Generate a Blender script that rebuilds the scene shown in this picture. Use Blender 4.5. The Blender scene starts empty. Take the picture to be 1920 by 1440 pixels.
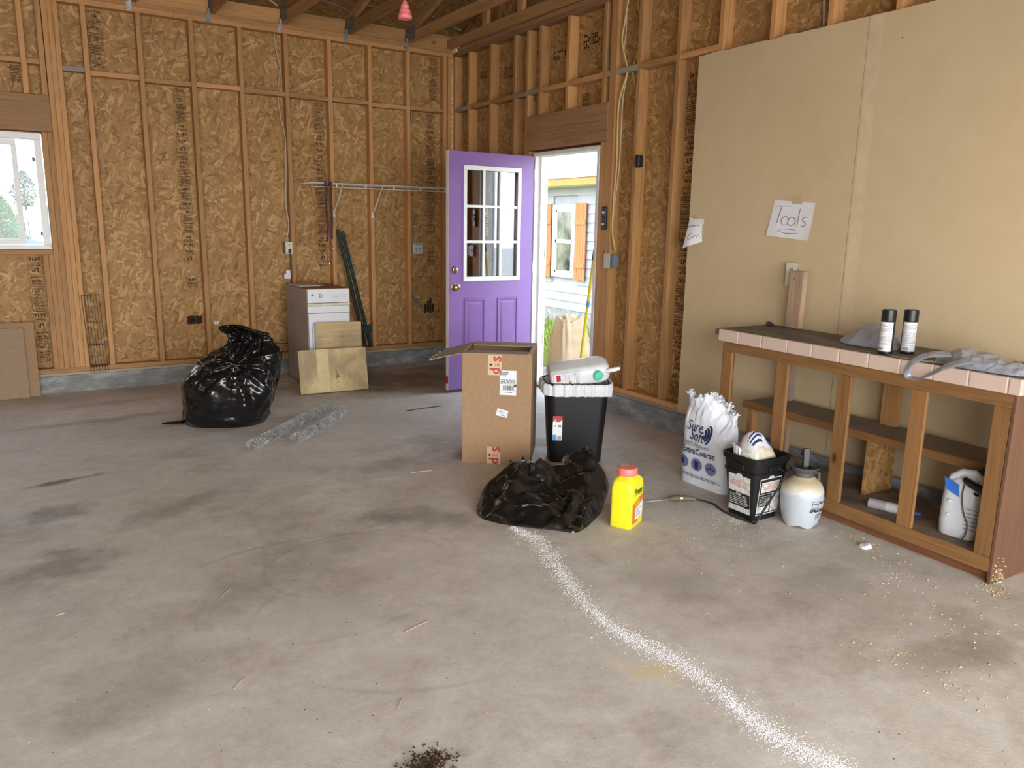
import bpy, math, random
from math import sin, cos, pi, radians, sqrt, atan2
from mathutils import Matrix, Vector, noise
random.seed(7)
SC = bpy.context.scene
COL = SC.collection

# ------------------------------------------------------------------ camera, sky, daylight, exposure
def make_camera():
    yaw, pitch, roll = 0.5632, 0.2012, 0.0177
    f = Vector((sin(yaw)*cos(pitch), cos(yaw)*cos(pitch), -sin(pitch)))
    r = Vector((cos(yaw), -sin(yaw), 0)); u = r.cross(f)
    r2 = cos(roll)*r + sin(roll)*u; u2 = -sin(roll)*r + cos(roll)*u
    cd = bpy.data.cameras.new('camera'); cam = bpy.data.objects.new('camera', cd); COL.objects.link(cam)
    m = Matrix((( r2.x, u2.x, -f.x, -3.8976), (r2.y, u2.y, -f.y, -7.4027), (r2.z, u2.z, -f.z, 1.4355), (0, 0, 0, 1)))
    cam.matrix_world = m
    cd.sensor_width = 36; cd.lens = 1457.3/1920*36; cd.clip_start = .02; cd.clip_end = 500
    SC.camera = cam
make_camera()

SKY = 6.0
w = bpy.data.worlds.new('sky'); SC.world = w; w.use_nodes = True
wt = w.node_tree; wt.nodes.clear()
wo = wt.nodes.new('ShaderNodeOutputWorld'); bg = wt.nodes.new('ShaderNodeBackground')
tc = wt.nodes.new('ShaderNodeTexCoord'); sx = wt.nodes.new('ShaderNodeSeparateXYZ'); rp = wt.nodes.new('ShaderNodeValToRGB')
rp.color_ramp.elements[0].position = 0.0; rp.color_ramp.elements[0].color = (.92, .97, 1.0, 1)
rp.color_ramp.elements[1].position = .9; rp.color_ramp.elements[1].color = (.62, .78, 1.0, 1)
wt.links.new(tc.outputs['Generated'], sx.inputs[0]); wt.links.new(sx.outputs[2], rp.inputs[0])
wt.links.new(rp.outputs[0], bg.inputs[0]); bg.inputs[1].default_value = SKY
wt.links.new(bg.outputs[0], wo.inputs[0])

def area(name, loc, rot, sx_, sy_, power, color=(1, 1, 1), portal=False):
    l = bpy.data.lights.new(name, 'AREA'); l.shape = 'RECTANGLE'; l.size = sx_; l.size_y = sy_
    l.energy = power; l.color = color
    if portal: l.cycles.is_portal = True
    o = bpy.data.objects.new(name, l); COL.objects.link(o); o.location = loc; o.rotation_euler = rot
    return o
# the wide garage door opening behind the camera lets daylight in
area('daylight_garage_door', (-4.0, -9.80, 1.28), (radians(68), 0, 0), 6.4, 2.2, 310, (1.0, .965, .91))
# overcast light reaching the side door from the gap between the two buildings
area('portal_side_door', (.22, -1.98, 1.02), (radians(90), 0, radians(90)), .87, 2.0, 1, portal=True)
area('portal_window', (-4.2, .16, 1.63), (radians(-90), 0, 0), 1.1, .9, 1, portal=True)
area('portal_garage_door', (-4.0, -9.65, 1.2), (radians(90), 0, 0), 6.6, 2.4, 1, portal=True)
SC.view_settings.view_transform = 'Standard'; SC.view_settings.look = 'None'
SC.view_settings.gamma = 1; SC.view_settings.use_curve_mapping = False
SC.view_settings.exposure = 0.22

# ------------------------------------------------------------------ helpers
def srgb(r, g, b):
    f = lambda c: (c/255/12.92 if c/255 <= .04045 else ((c/255+.055)/1.055)**2.4)
    return (f(r), f(g), f(b), 1)

class MB:
    """collects faces; build() links them as ONE mesh object"""
    def __init__(s): s.v = []; s.f = []; s.m = Matrix(); s.fn = None
    def add(s, vs, fs):
        n = len(s.v)
        for p in vs:
            p = s.m @ Vector(p)
            s.v.append(tuple(p))
        for q in fs: s.f.append(tuple(i+n for i in q))
        return s
    def box(s, x0, x1, y0, y1, z0, z1):
        return s.add([(x, y, z) for x in (x0, x1) for y in (y0, y1) for z in (z0, z1)],
                     [(0, 1, 3, 2), (4, 6, 7, 5), (0, 4, 5, 1), (2, 3, 7, 6), (0, 2, 6, 4), (1, 5, 7, 3)])
    def hexa(s, p):   # p: 4 bottom points, 4 top points, same order
        return s.add(p, [(3, 2, 1, 0), (4, 5, 6, 7), (0, 1, 5, 4), (1, 2, 6, 5), (2, 3, 7, 6), (3, 0, 4, 7)])
    def tube(s, pts, r, n=8, cap=True):
        pts = [Vector(p) for p in pts]
        rr = r if isinstance(r, (list, tuple)) else [r]*len(pts)
        t0 = (pts[1]-pts[0]).normalized()
        a = t0.orthogonal().normalized(); vs = []; fs = []
        for i, p in enumerate(pts):
            t = (pts[min(i+1, len(pts)-1)]-pts[max(i-1, 0)])
            t = t.normalized() if t.length > 1e-9 else t0
            a = (a - t*a.dot(t)); a = a.normalized() if a.length > 1e-6 else t.orthogonal().normalized()
            b = t.cross(a)
            for k in range(n):
                q = 2*pi*k/n; vs.append(p + (a*cos(q)+b*sin(q))*rr[i])
        for i in range(len(pts)-1):
            for k in range(n):
                fs.append((i*n+k, i*n+(k+1) % n, (i+1)*n+(k+1) % n, (i+1)*n+k))
        if cap: fs.append(tuple(range(n-1, -1, -1))); fs.append(tuple(len(vs)-n+k for k in range(n)))
        return s.add(vs, fs)
    def lathe(s, prof, n=32, cx=0, cy=0, sq=None):
        rings = []
        for r, z in prof:
            rings.append([(cx+r*cos(2*pi*k/n), cy+r*sin(2*pi*k/n), z) for k in range(n)])
        return s.loft(rings)
    def loft(s, rings, cap0=True, cap1=True, closed=True):
        n = len(rings[0]); vs = [p for r in rings for p in r]; fs = []
        for i in range(len(rings)-1):
            for k in range(n if closed else n-1):
                fs.append((i*n+k, i*n+(k+1) % n, (i+1)*n+(k+1) % n, (i+1)*n+k))
        if cap0: fs.append(tuple(range(n-1, -1, -1)))
        if cap1: fs.append(tuple(len(vs)-n+k for k in range(n)))
        return s.add(vs, fs)
    def prism(s, poly, z0, z1):
        n = len(poly)
        return s.add([(x, y, z0) for x, y in poly]+[(x, y, z1) for x, y in poly],
                     [tuple(range(n-1, -1, -1)), tuple(range(n, 2*n))]+[(k, (k+1) % n, n+(k+1) % n, n+k) for k in range(n)])
    def text(s, body, size, x=0, y=0, align='CENTER', bold=.0, rot=0, shear=0, sx=1, fn=None, z=0):
        vs, fs = text_geo(body, size, align, bold, shear)
        c, q = cos(rot), sin(rot); out = []
        for a, b in vs:
            a *= sx
            px, py = x+a*c-b*q, y+a*q+b*c
            out.append(fn(px, py) if fn else (px, py, z))
        return s.add(out, fs)
    def rect(s, x0, x1, y0, y1, fn=None, z=0, n=1):
        for i in range(n):
            a = x0+(x1-x0)*i/n; b = x0+(x1-x0)*(i+1)/n
            ps = [(a, y0), (b, y0), (b, y1), (a, y1)]
            s.add([fn(*p) if fn else (p[0], p[1], z) for p in ps], [(0, 1, 2, 3)])
        return s
    def build(s, name, mat, parent=None, smooth=False, bevel=0, bseg=2, sub=0, angle=40):
        me = bpy.data.meshes.new(name); me.from_pydata(s.v, [], s.f); me.update()
        if mat: me.materials.append(mat)
        if smooth:
            me.polygons.foreach_set('use_smooth', [True]*len(me.polygons))
            try: me.set_sharp_from_angle(angle=radians(angle))
            except Exception: pass
        o = bpy.data.objects.new(name, me); COL.objects.link(o)
        if parent: o.parent = parent
        if bevel:
            b = o.modifiers.new('bevel', 'BEVEL'); b.width = bevel; b.segments = bseg; b.limit_method = 'ANGLE'; b.angle_limit = radians(40)
        if sub:
            b = o.modifiers.new('sub', 'SUBSURF'); b.levels = sub; b.render_levels = sub
        return o

_tc = {}
def text_geo(body, size, align, bold, shear):
    k = (body, round(size, 4), align, bold, shear)
    if k in _tc: return _tc[k]
    c = bpy.data.curves.new('t', 'FONT'); c.body = body; c.size = size; c.align_x = align; c.align_y = 'CENTER'
    c.offset = bold*size; c.shear = shear; c.resolution_u = 2; c.fill_mode = 'FRONT'
    o = bpy.data.objects.new('t', c)
    COL.objects.link(o)
    dg = bpy.context.evaluated_depsgraph_get()
    me = bpy.data.meshes.new_from_object(o.evaluated_get(dg))
    vs = [(v.co.x, v.co.y) for v in me.vertices]; fs = [tuple(p.vertices) for p in me.polygons]
    bpy.data.objects.remove(o); bpy.data.curves.remove(c); bpy.data.meshes.remove(me)
    _tc[k] = (vs, fs); return _tc[k]

def tag(o, label=None, cat=None, group=None, kind=None):
    if label: o['label'] = label
    if cat: o['category'] = cat
    if group: o['group'] = group
    if kind: o['kind'] = kind
    return o
def thing(name, loc, rz, label, cat, group=None):
    o = bpy.data.objects.new(name, None); COL.objects.link(o); o.empty_display_size = .05
    o.location = loc; o.rotation_euler = (0, 0, rz)
    return tag(o, label, cat, group)
def rrect(w, d, r, n=5, z=0, cx=0, cy=0):
    pts = []
    for k, (sx_, sy_) in enumerate(((1, 1), (-1, 1), (-1, -1), (1, -1))):
        for i in range(n+1):
            a = k*pi/2+i/n*pi/2
            pts.append((cx+sx_*(w/2-r)+r*cos(a), cy+sy_*(d/2-r)+r*sin(a), z))
    return pts
def rrect_d(w, d, r, n, z=0, cx=0, cy=0):
    """rounded rectangle sampled evenly along its edge"""
    P = [Vector(p) for p in rrect(w, d, r, 8, z, cx, cy)]; P.append(P[0]); L = [0]
    for a, b in zip(P, P[1:]): L.append(L[-1]+(b-a).length)
    out = []; i = 0
    for k in range(n):
        q = L[-1]*k/n
        while L[i+1] < q: i += 1
        out.append(tuple(P[i].lerp(P[i+1], (q-L[i])/max(1e-9, L[i+1]-L[i]))))
    return out
def tri(t): return abs((t % 1.0)*2-1)*2-1
_cd = {}
def crumple(p, seed=0, freq=4, octs=4, warp=.12):
    if seed not in _cd:
        rn = random.Random(seed)
        _cd[seed] = [(Vector((rn.gauss(0, 1), rn.gauss(0, 1), rn.gauss(0, 1))).normalized(), rn.random()) for _ in range(24)]
    w_ = noise.noise_vector(Vector(p)*2.3+Vector((seed, 0, 0)))*warp
    q = Vector(p)+w_; s_ = 0; tot = 0; k = 0
    for o in range(octs):
        fr = freq*1.75**o; am = 1/1.75**o
        for j in range(2):
            d, ph = _cd[seed][k % 24]; k += 1
            s_ += am*tri(q.dot(d)*fr+ph); tot += am
    return s_/tot
def smooth01(a, b, x):
    t = max(0, min(1, (x-a)/(b-a))); return t*t*(3-2*t)
def interp(tab, z):
    if z <= tab[0][0]: return tab[0][1:]
    for a, b in zip(tab, tab[1:]):
        if z <= b[0]:
            t = (z-a[0])/(b[0]-a[0]); t = t*t*(3-2*t)*.5+t*.5
            return [x+(y-x)*t for x, y in zip(a[1:], b[1:])]
    return tab[-1][1:]

# ------------------------------------------------------------------ materials
class NT:
    def __init__(s, name):
        s.mat = bpy.data.materials.new(name); s.mat.use_nodes = True; s.t = s.mat.node_tree; s.t.nodes.clear()
        s.out = s.n('ShaderNodeOutputMaterial'); s.b = s.n('ShaderNodeBsdfPrincipled')
        s.l(s.b.outputs[0], s.out.inputs[0])
    def n(s, typ, **kw):
        x = s.t.nodes.new(typ)
        for k, v in kw.items(): setattr(x, k, v)
        return x
    def l(s, a, b): s.t.links.new(a, b)
    def coord(s): 
        return s.n('ShaderNodeTexCoord').outputs['Object']
    def mapping(s, vec, loc=(0, 0, 0), rot=(0, 0, 0), scale=(1, 1, 1), typ='POINT'):
        m = s.n('ShaderNodeMapping'); m.vector_type = typ
        m.inputs[1].default_value = loc; m.inputs[2].default_value = rot; m.inputs[3].default_value = scale
        s.l(vec, m.inputs[0]); return m.outputs[0]
    def noise(s, vec, scale, detail=3, rough=.55, dist=0, out=0):
        x = s.n('ShaderNodeTexNoise'); x.inputs['Scale'].default_value = scale; x.inputs['Detail'].default_value = detail
        x.inputs['Roughness'].default_value = rough; x.inputs['Distortion'].default_value = dist
        if vec is not None: s.l(vec, x.inputs['Vector'])
        return x.outputs[out]
    def ramp(s, fac, stops):
        x = s.n('ShaderNodeValToRGB'); e = x.color_ramp.elements
        while len(e) > 1: e.remove(e[-1])
        e[0].position = stops[0][0]; e[0].color = stops[0][1]
        for p, c in stops[1:]:
            q = e.new(p); q.color = c
        s.l(fac, x.inputs[0]); return x.outputs[0]
    def math(s, op, a, b=None, clamp=False):
        x = s.n('ShaderNodeMath', operation=op); x.use_clamp = clamp
        for i, v in enumerate((a, b)):
            if v is None: continue
            if isinstance(v, (int, float)): x.inputs[i].default_value = v
            else: s.l(v, x.inputs[i])
        return x.outputs[0]
    def mix(s, fac, a, b, mode='MIX'):
        x = s.n('ShaderNodeMix', data_type='RGBA', blend_type=mode)
        for i, v in ((0, fac), (6, a), (7, b)):
            if isinstance(v, (int, float)): x.inputs[i].default_value = v
            elif isinstance(v, tuple): x.inputs[i].default_value = v
            else: s.l(v, x.inputs[i])
        return x.outputs[2]
    def bump(s, h, strength=.3, dist=.01):
        x = s.n('ShaderNodeBump'); x.inputs['Strength'].default_value = strength; x.inputs['Distance'].default_value = dist
        s.l(h, x.inputs['Height']); s.l(x.outputs[0], s.b.inputs['Normal'])
    def set(s, color=None, rough=.5, metal=0, spec=.5, trans=0, **kw):
        if color is not None:
            if isinstance(color, tuple): s.b.inputs['Base Color'].default_value = color
            else: s.l(color, s.b.inputs['Base Color'])
        if isinstance(rough, (int, float)): s.b.inputs['Roughness'].default_value = rough
        else: s.l(rough, s.b.inputs['Roughness'])
        s.b.inputs['Metallic'].default_value = metal; s.b.inputs['Specular IOR Level'].default_value = spec
        s.b.inputs['Transmission Weight'].default_value = trans
        return s.mat

def plain(name, c, rough=.5, metal=0, spec=.5, var=.06, scale=12, bump=0, bscale=60):
    t = NT(name); co = t.coord()
    f = t.noise(co, scale, 3)
    lo = tuple(x*(1-var*2) for x in c[:3])+(1,); hi = tuple(min(1, x*(1+var)) for x in c[:3])+(1,)
    col = t.ramp(f, [(.3, lo), (.7, hi)])
    if bump: t.bump(t.noise(co, bscale, 3), bump, .004)
    return t.set(col, rough, metal, spec)

def osb_mat(name, plane, tint=1.0, gray=0.0, sc=1.35):
    t = NT(name); co = t.coord(); s = t.n('ShaderNodeSeparateXYZ'); t.l(co, s.inputs[0]); c = t.n('ShaderNodeCombineXYZ')
    ax = {'x': 0, 'y': 1, 'z': 2}
    t.l(s.outputs[ax[plane[0]]], c.inputs[0]); t.l(s.outputs[ax[plane[1]]], c.inputs[1])
    base_v = c.outputs[0]
    if plane[1] == 'z':      # the upper course of sheets lies on its side
        c2 = t.n('ShaderNodeCombineXYZ'); t.l(s.outputs[2], c2.inputs[0]); t.l(s.outputs[ax[plane[0]]], c2.inputs[1])
        up = t.math('GREATER_THAN', s.outputs[2], 2.575)
        vm = t.n('ShaderNodeMix', data_type='VECTOR'); t.l(up, vm.inputs[0]); t.l(c.outputs[0], vm.inputs[4]); t.l(c2.outputs[0], vm.inputs[5]); base_v = vm.outputs[1]
    dn = t.n('ShaderNodeTexNoise'); dn.inputs['Scale'].default_value = 22; dn.inputs['Detail'].default_value = 4; t.l(base_v, dn.inputs[0])
    wv = t.n('ShaderNodeVectorMath', operation='MULTIPLY_ADD'); t.l(dn.outputs[1], wv.inputs[0]); wv.inputs[1].default_value = (.020,)*3; t.l(base_v, wv.inputs[2])
    val = None
    for i, (ang, a, b, thr) in enumerate(((1.4, 12, 38, 0), (.75, 11, 34, .45), (2.15, 12, 42, .5), (1.75, 9, 30, .55), (.35, 12, 38, .66), (2.75, 13, 40, .72), (1.2, 9, 36, .74))):
        m = t.mapping(wv.outputs[0], loc=(i*3.7, i*1.3, 0), rot=(0, 0, ang), scale=(1/(a*sc), 1/(b*sc), 1), typ='TEXTURE')
        m2 = t.n('ShaderNodeTexVoronoi', voronoi_dimensions='2D'); m2.inputs['Scale'].default_value = 1; t.l(m, m2.inputs['Vector'])
        ss = t.n('ShaderNodeSeparateColor'); t.l(m2.outputs['Color'], ss.inputs[0])
        if val is None: val = ss.outputs[0]
        else:
            g = t.math('GREATER_THAN', ss.outputs[1], thr)
            x = t.n('ShaderNodeMix', data_type='FLOAT'); t.l(g, x.inputs[0]); t.l(val, x.inputs[2]); t.l(ss.outputs[0], x.inputs[3]); val = x.outputs[0]
    big = t.noise(c.outputs[0], 1.1, 3); fine = t.noise(t.mapping(base_v, rot=(0, 0, 1.3), scale=(1, .25, 1), typ='TEXTURE'), 26, 5, .65)
    v = t.math('ADD', t.math('MULTIPLY', val, .60), t.math('MULTIPLY', fine, .50))
    v = t.math('ADD', v, t.math('MULTIPLY', t.math('SUBTRACT', big, .5), .35))
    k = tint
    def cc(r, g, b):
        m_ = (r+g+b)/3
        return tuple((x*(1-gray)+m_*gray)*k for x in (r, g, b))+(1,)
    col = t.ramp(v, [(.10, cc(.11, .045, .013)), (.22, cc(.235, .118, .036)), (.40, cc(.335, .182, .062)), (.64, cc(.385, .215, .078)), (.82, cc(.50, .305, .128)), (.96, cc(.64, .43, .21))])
    t.bump(v, .35, .004)
    return t.set(col, .62, spec=.35)

def wood_mat(name, base, axis=2, dark=.55, light=1.25, knots=True, rough=.6, scale=1.0, rvar=.22, gray=None):
    t = NT(name); co = t.coord()
    info = t.n('ShaderNodeObjectInfo')
    off = t.n('ShaderNodeVectorMath', operation='ADD'); t.l(co, off.inputs[0])
    cm = t.n('ShaderNodeVectorMath', operation='SCALE'); t.l(info.outputs['Random'], cm.inputs['Scale']); cm.inputs[0].default_value = (7.3, 5.1, 3.9)
    t.l(cm.outputs[0], off.inputs[1])
    s1 = [22*scale]*3; s1[axis] = 1.2*scale
    g1 = t.noise(t.mapping(off.outputs[0], scale=tuple(s1)), 1.6, 4, .6, 1.2)
    s2 = [90*scale]*3; s2[axis] = 3*scale
    g2 = t.noise(t.mapping(off.outputs[0], scale=tuple(s2)), 1.5, 3)
    v = t.math('ADD', t.math('MULTIPLY', g1, .65), t.math('MULTIPLY', g2, .35))
    b = base
    d = tuple(x*dark for x in b)+(1,); l_ = tuple(min(1, x*light) for x in b)+(1,); b4 = tuple(b)+(1,)
    col = t.ramp(v, [(.28, d), (.48, b4), (.72, l_)])
    hs = t.n('ShaderNodeHueSaturation'); t.l(col, hs.inputs['Color'])
    vr = t.math('ADD', t.math('MULTIPLY', info.outputs['Random'], rvar*2), 1-rvar); t.l(vr, hs.inputs['Value'])
    col = hs.outputs[0]
    if knots:
        ks = [5.0]*3; ks[axis] = 2.2
        vo = t.n('ShaderNodeTexVoronoi'); vo.inputs['Scale'].default_value = 1.1; t.l(t.mapping(off.outputs[0], scale=tuple(ks)), vo.inputs['Vector'])
        km = t.ramp(vo.outputs['Distance'], [(.045, (1, 1, 1, 1)), (.11, (0, 0, 0, 1))])
        col = t.mix(km, col, (b[0]*.35, b[1]*.25, b[2]*.25, 1))
    if gray: col = t.mix(t.ramp(t.noise(off.outputs[0], 3, 3), [(.42, (0, 0, 0, 1)), (.6, (1, 1, 1, 1))]), col, gray)
    t.bump(v, .25, .002)
    return t.set(col, rough, spec=.3)

PINE = (.45, .235, .092)
M = {}
M['osb_back'] = osb_mat('osb_back', 'xz')
M['osb_right'] = osb_mat('osb_right', 'yz')
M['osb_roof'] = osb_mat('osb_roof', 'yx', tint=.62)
M['pine_z'] = wood_mat('pine_z', PINE, 2)
M['pine_x'] = wood_mat('pine_x', PINE, 0)
M['pine_y'] = wood_mat('pine_y', PINE, 1)
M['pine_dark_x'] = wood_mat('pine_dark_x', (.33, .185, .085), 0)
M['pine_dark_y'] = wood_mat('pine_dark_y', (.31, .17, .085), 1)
M['weathered_x'] = wood_mat('weathered_x', (.30, .25, .19), 0, knots=False)
M['weathered_y'] = wood_mat('weathered_y', (.30, .25, .19), 1, knots=False)
M['old_2x4'] = wood_mat('old_2x4', (.40, .27, .17), 2, gray=(.27, .23, .19, 1))
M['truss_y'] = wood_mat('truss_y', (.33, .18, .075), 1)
M['ink'] = plain('ink', (.045, .025, .014, 1), .8, var=.3, scale=40, spec=.1)
M['ink_faint'] = plain('ink_faint', (.15, .08, .035, 1), .8, var=.3, scale=40, spec=.1)
M['ink_purple'] = plain('ink_purple', (.055, .02, .05, 1), .8, spec=.1)

def concrete_curb():
    t = NT('curb_concrete'); co = t.coord()
    a = t.noise(t.mapping(co, scale=(1, 1, 2.2)), 5, 6, .65); b = t.noise(co, 60, 4)
    v = t.math('ADD', t.math('MULTIPLY', a, .8), t.math('MULTIPLY', b, .2))
    col = t.ramp(v, [(.3, (.12, .125, .125, 1)), (.5, (.215, .22, .215, 1)), (.7, (.40, .41, .40, 1))])
    t.bump(b, .3, .004); return t.set(col, .75, spec=.3)
M['curb'] = concrete_curb()

def floor_mat():
    t = NT('floor_concrete'); co = t.coord()
    big = t.noise(co, .55, 4, .6, .4); med = t.noise(co, 2.6, 5, .62, .5); sm = t.noise(co, 13, 5, .6); fi = t.noise(co, 110, 3, .7)
    v = t.math('ADD', t.math('MULTIPLY', big, .26), t.math('MULTIPLY', med, .36))
    f2 = t.noise(co, 38, 5, .75)
    v = t.math('ADD', v, t.math('MULTIPLY', sm, .24)); v = t.math('ADD', v, t.math('MULTIPLY', fi, .14)); v = t.math('ADD', v, t.math('MULTIPLY', t.math('SUBTRACT', f2, .5), .22))
    col = t.ramp(v, [(.36, (.37, .333, .285, 1)), (.47, (.495, .455, .40, 1)), (.55, (.56, .525, .47, 1)), (.67, (.68, .65, .60, 1))])
    # pale bluish worn patches and brown stains
    wn = t.ramp(t.noise(t.mapping(co, loc=(4, 2, 0)), 1.3, 5, .6), [(.55, (0, 0, 0, 1)), (.72, (1, 1, 1, 1))])
    col = t.mix(t.math('MULTIPLY', wn, .35), col, (.40, .395, .39, 1))
    br = t.ramp(t.noise(t.mapping(co, loc=(9, 7, 0), scale=(1, 1, 1)), 1.6, 6, .7), [(.54, (0, 0, 0, 1)), (.7, (1, 1, 1, 1))])
    col = t.mix(t.math('MULTIPLY', br, .40), col, (.20, .155, .115, 1))
    edge = t.noise(co, 5, 5, .65)
    # stains, pale patches and painted shade behind the door: centre, radii, turn, strength, colour
    ST = [(-3.80, -2.60, .26, .055, .25, .85, (.085, .065, .052, 1)), (-3.83, -3.15, .20, .16, .1, .55, (.13, .11, .10, 1)),
          (-3.88, -3.85, .34, .22, .6, .55, (.11, .09, .075, 1)), (-4.25, -3.3, .5, .4, .2, .45, (.13, .11, .095, 1)),
          (-2.28, -4.10, .42, .18, -.75, .40, (.12, .10, .085, 1)), (-2.52, -3.95, .26, .13, -.4, .34, (.11, .09, .08, 1)),
          (-3.10, -4.35, .55, .20, .5, .35, (.15, .125, .105, 1)), (-3.5, -1.2, .7, .10, .05, .45, (.15, .11, .08, 1)),
          (-1.1, -.75, 1.1, .75, .05, .62, (.15, .098, .062, 1)), (-3.085, -5.72, .15, .10, .3, .85, (.05, .042, .036, 1)),  # first entry paints the open door's shadow into the floor colour
          (-2.05, -3.2, .55, .22, .2, .40, (.15, .12, .095, 1)), (-3.4, -.62, .45, .12, .1, .4, (.17, .13, .10, 1)),
          (-1.72, -5.25, .20, .25, .4, .32, (.16, .13, .10, 1)), (-1.25, -5.55, .5, .2, .1, .3, (.17, .135, .10, 1)),
          (-1.3, -6.15, .45, .13, -.3, .45, (.20, .145, .09, 1)), (-3.3, -3.3, .5, .12, .55, .4, (.15, .12, .10, 1)),
          (-2.28, -5.68, .13, .045, -.9, .8, (.62, .52, .30, 1)), (-2.20, -5.70, .10, .03, -.9, .75, (.62, .52, .30, 1)),
          (-3.06, -4.78, .30, .19, .4, .6, (.50, .48, .445, 1)), (-1.75, -5.05, .22, .32, .2, .35, (.45, .43, .40, 1)),
          (-2.6, -1.45, .7, .35, .1, .3, (.45, .42, .39, 1)), (-1.6, -2.3, .6, .5, .3, .3, (.45, .43, .41, 1)),
          (-2.9, -3.05, .45, .25, .2, .35, (.46, .435, .40, 1)), (-1.55, -1.75, .55, .25, 0, .3, (.44, .42, .40, 1))]
    for cx, cy, rx, ry, a, st, c in ST:
        m = t.mapping(co, loc=(cx, cy, 0), rot=(0, 0, a), scale=(rx, ry, 1), typ='TEXTURE')
        ln = t.n('ShaderNodeVectorMath', operation='LENGTH'); 
        fl_ = t.n('ShaderNodeVectorMath', operation='MULTIPLY'); t.l(m, fl_.inputs[0]); fl_.inputs[1].default_value = (1, 1, 0); t.l(fl_.outputs[0], ln.inputs[0])
        d = t.math('ADD', ln.outputs['Value'], t.math('MULTIPLY', t.math('SUBTRACT', edge, .5), 2.4))
        k = t.ramp(d, [(.25, (st,)*3+(1,)), (1.0, (0, 0, 0, 1))])
        col = t.mix(k, col, c)
    # faint tyre arcs
    for cx, cy, r_, st in ((-3.905, -3.08, .042, 3.0), (-3.845, -3.075, .038, 3.0), (-3.80, -3.06, .040, 3.0), (-3.735, -3.03, .036, 3.0), (-3.885, -3.15, .036, 3.0), (-3.55, -.95, .50, .5), (-3.0, -4.5, .62, .28), (-2.75, -4.4, .42, .22), (-2.6, -4.9, .75, .2)):
        m = t.mapping(co, loc=(cx, cy, 0), scale=(1, .75, 1), typ='TEXTURE')
        fl_ = t.n('ShaderNodeVectorMath', operation='MULTIPLY'); t.l(m, fl_.inputs[0]); fl_.inputs[1].default_value = (1, 1, 0)
        ln = t.n('ShaderNodeVectorMath', operation='LENGTH'); t.l(fl_.outputs[0], ln.inputs[0])
        d = t.math('ABSOLUTE', t.math('SUBTRACT', ln.outputs['Value'], r_))
        k = t.ramp(d, [(0, (min(1, st),)*3+(1,)), (.022 if r_ > .1 else .007, (0, 0, 0, 1))])
        k = t.math('MULTIPLY', k, t.ramp(t.noise(co, 2.1 if r_ > .1 else 23, 2), [(.45, (0, 0, 0, 1)), (.6, (1, 1, 1, 1))]))
        col = t.mix(k, col, (.17, .145, .125, 1))
    # hairline cracks
    vo = t.n('ShaderNodeTexVoronoi', feature='DISTANCE_TO_EDGE'); vo.inputs['Scale'].default_value = .55
    wv = t.n('ShaderNodeVectorMath', operation='MULTIPLY_ADD'); nz = t.n('ShaderNodeTexNoise'); nz.inputs['Scale'].default_value = 2.2; nz.inputs['Detail'].default_value = 6; t.l(co, nz.inputs[0])
    t.l(nz.outputs[1], wv.inputs[0]); wv.inputs[1].default_value = (.5, .5, .5); t.l(co, wv.inputs[2]); t.l(wv.outputs[0], vo.inputs['Vector'])
    ck = t.ramp(vo.outputs['Distance'], [(0, (.09,)*3+(1,)), (.002, (0, 0, 0, 1))])
    col = t.mix(ck, col, (.13, .11, .095, 1))
    sp = t.ramp(t.noise(co, 55, 2), [(.70, (0, 0, 0, 1)), (.76, (.5, .5, .5, 1))]); col = t.mix(sp, col, (.12, .10, .08, 1))
    h = t.math('ADD', t.math('MULTIPLY', sm, .5), t.math('MULTIPLY', fi, .5)); t.bump(h, .28, .006)
    ro = t.n('ShaderNodeMapRange'); t.l(med, ro.inputs[0]); ro.inputs[1].default_value = .3; ro.inputs[2].default_value = .7; ro.inputs[3].default_value = .48; ro.inputs[4].default_value = .72
    return t.set(col, ro.outputs[0], spec=.4)
M['floor'] = floor_mat()

def drywall_mat():
    t = NT('drywall_paper'); co = t.coord()
    a = t.noise(co, 1.2, 4); 
    v = t.math('ADD', t.math('MULTIPLY', a, .6), t.math('MULTIPLY', t.noise(co, 9, 3), .4))
    col = t.ramp(v, [(.3, (.53, .408, .245, 1)), (.7, (.595, .468, .295, 1))])
    # scattered nail holes
    vo = t.n('ShaderNodeTexVoronoi'); vo.inputs['Scale'].default_value = 3.2; t.l(co, vo.inputs['Vector'])
    k = t.ramp(vo.outputs['Distance'], [(.010, (1, 1, 1, 1)), (.016, (0, 0, 0, 1))])
    g = t.n('ShaderNodeSeparateColor'); t.l(vo.outputs['Color'], g.inputs[0]); k = t.math('MULTIPLY', k, t.math('GREATER_THAN', g.outputs[0], .45))
    col = t.mix(k, col, (.06, .04, .02, 1))
    return t.set(col, .8, spec=.2)
M['drywall'] = drywall_mat()
M['gypsum'] = plain('gypsum', (.72, .66, .54, 1), .9, var=.05)

def cardboard(name, c, band=False):
    t = NT(name); co = t.coord()
    a = t.noise(t.mapping(co, scale=(60, 60, 3)), 2, 2); b = t.noise(co, 40, 4)
    v = t.math('ADD', t.math('MULTIPLY', a, .15), t.math('MULTIPLY', b, .85))
    col = t.ramp(v, [(.35, tuple(x*.92 for x in c)+(1,)), (.65, tuple(x*1.06 for x in c)+(1,))])
    return t.set(col, .75, spec=.25)
M['cardboard'] = cardboard('cardboard', (.325, .205, .115))
M['cardboard_in'] = cardboard('cardboard_in', (.38, .275, .185))
M['cardboard_gray'] = cardboard('cardboard_gray', (.30, .21, .135))

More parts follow.
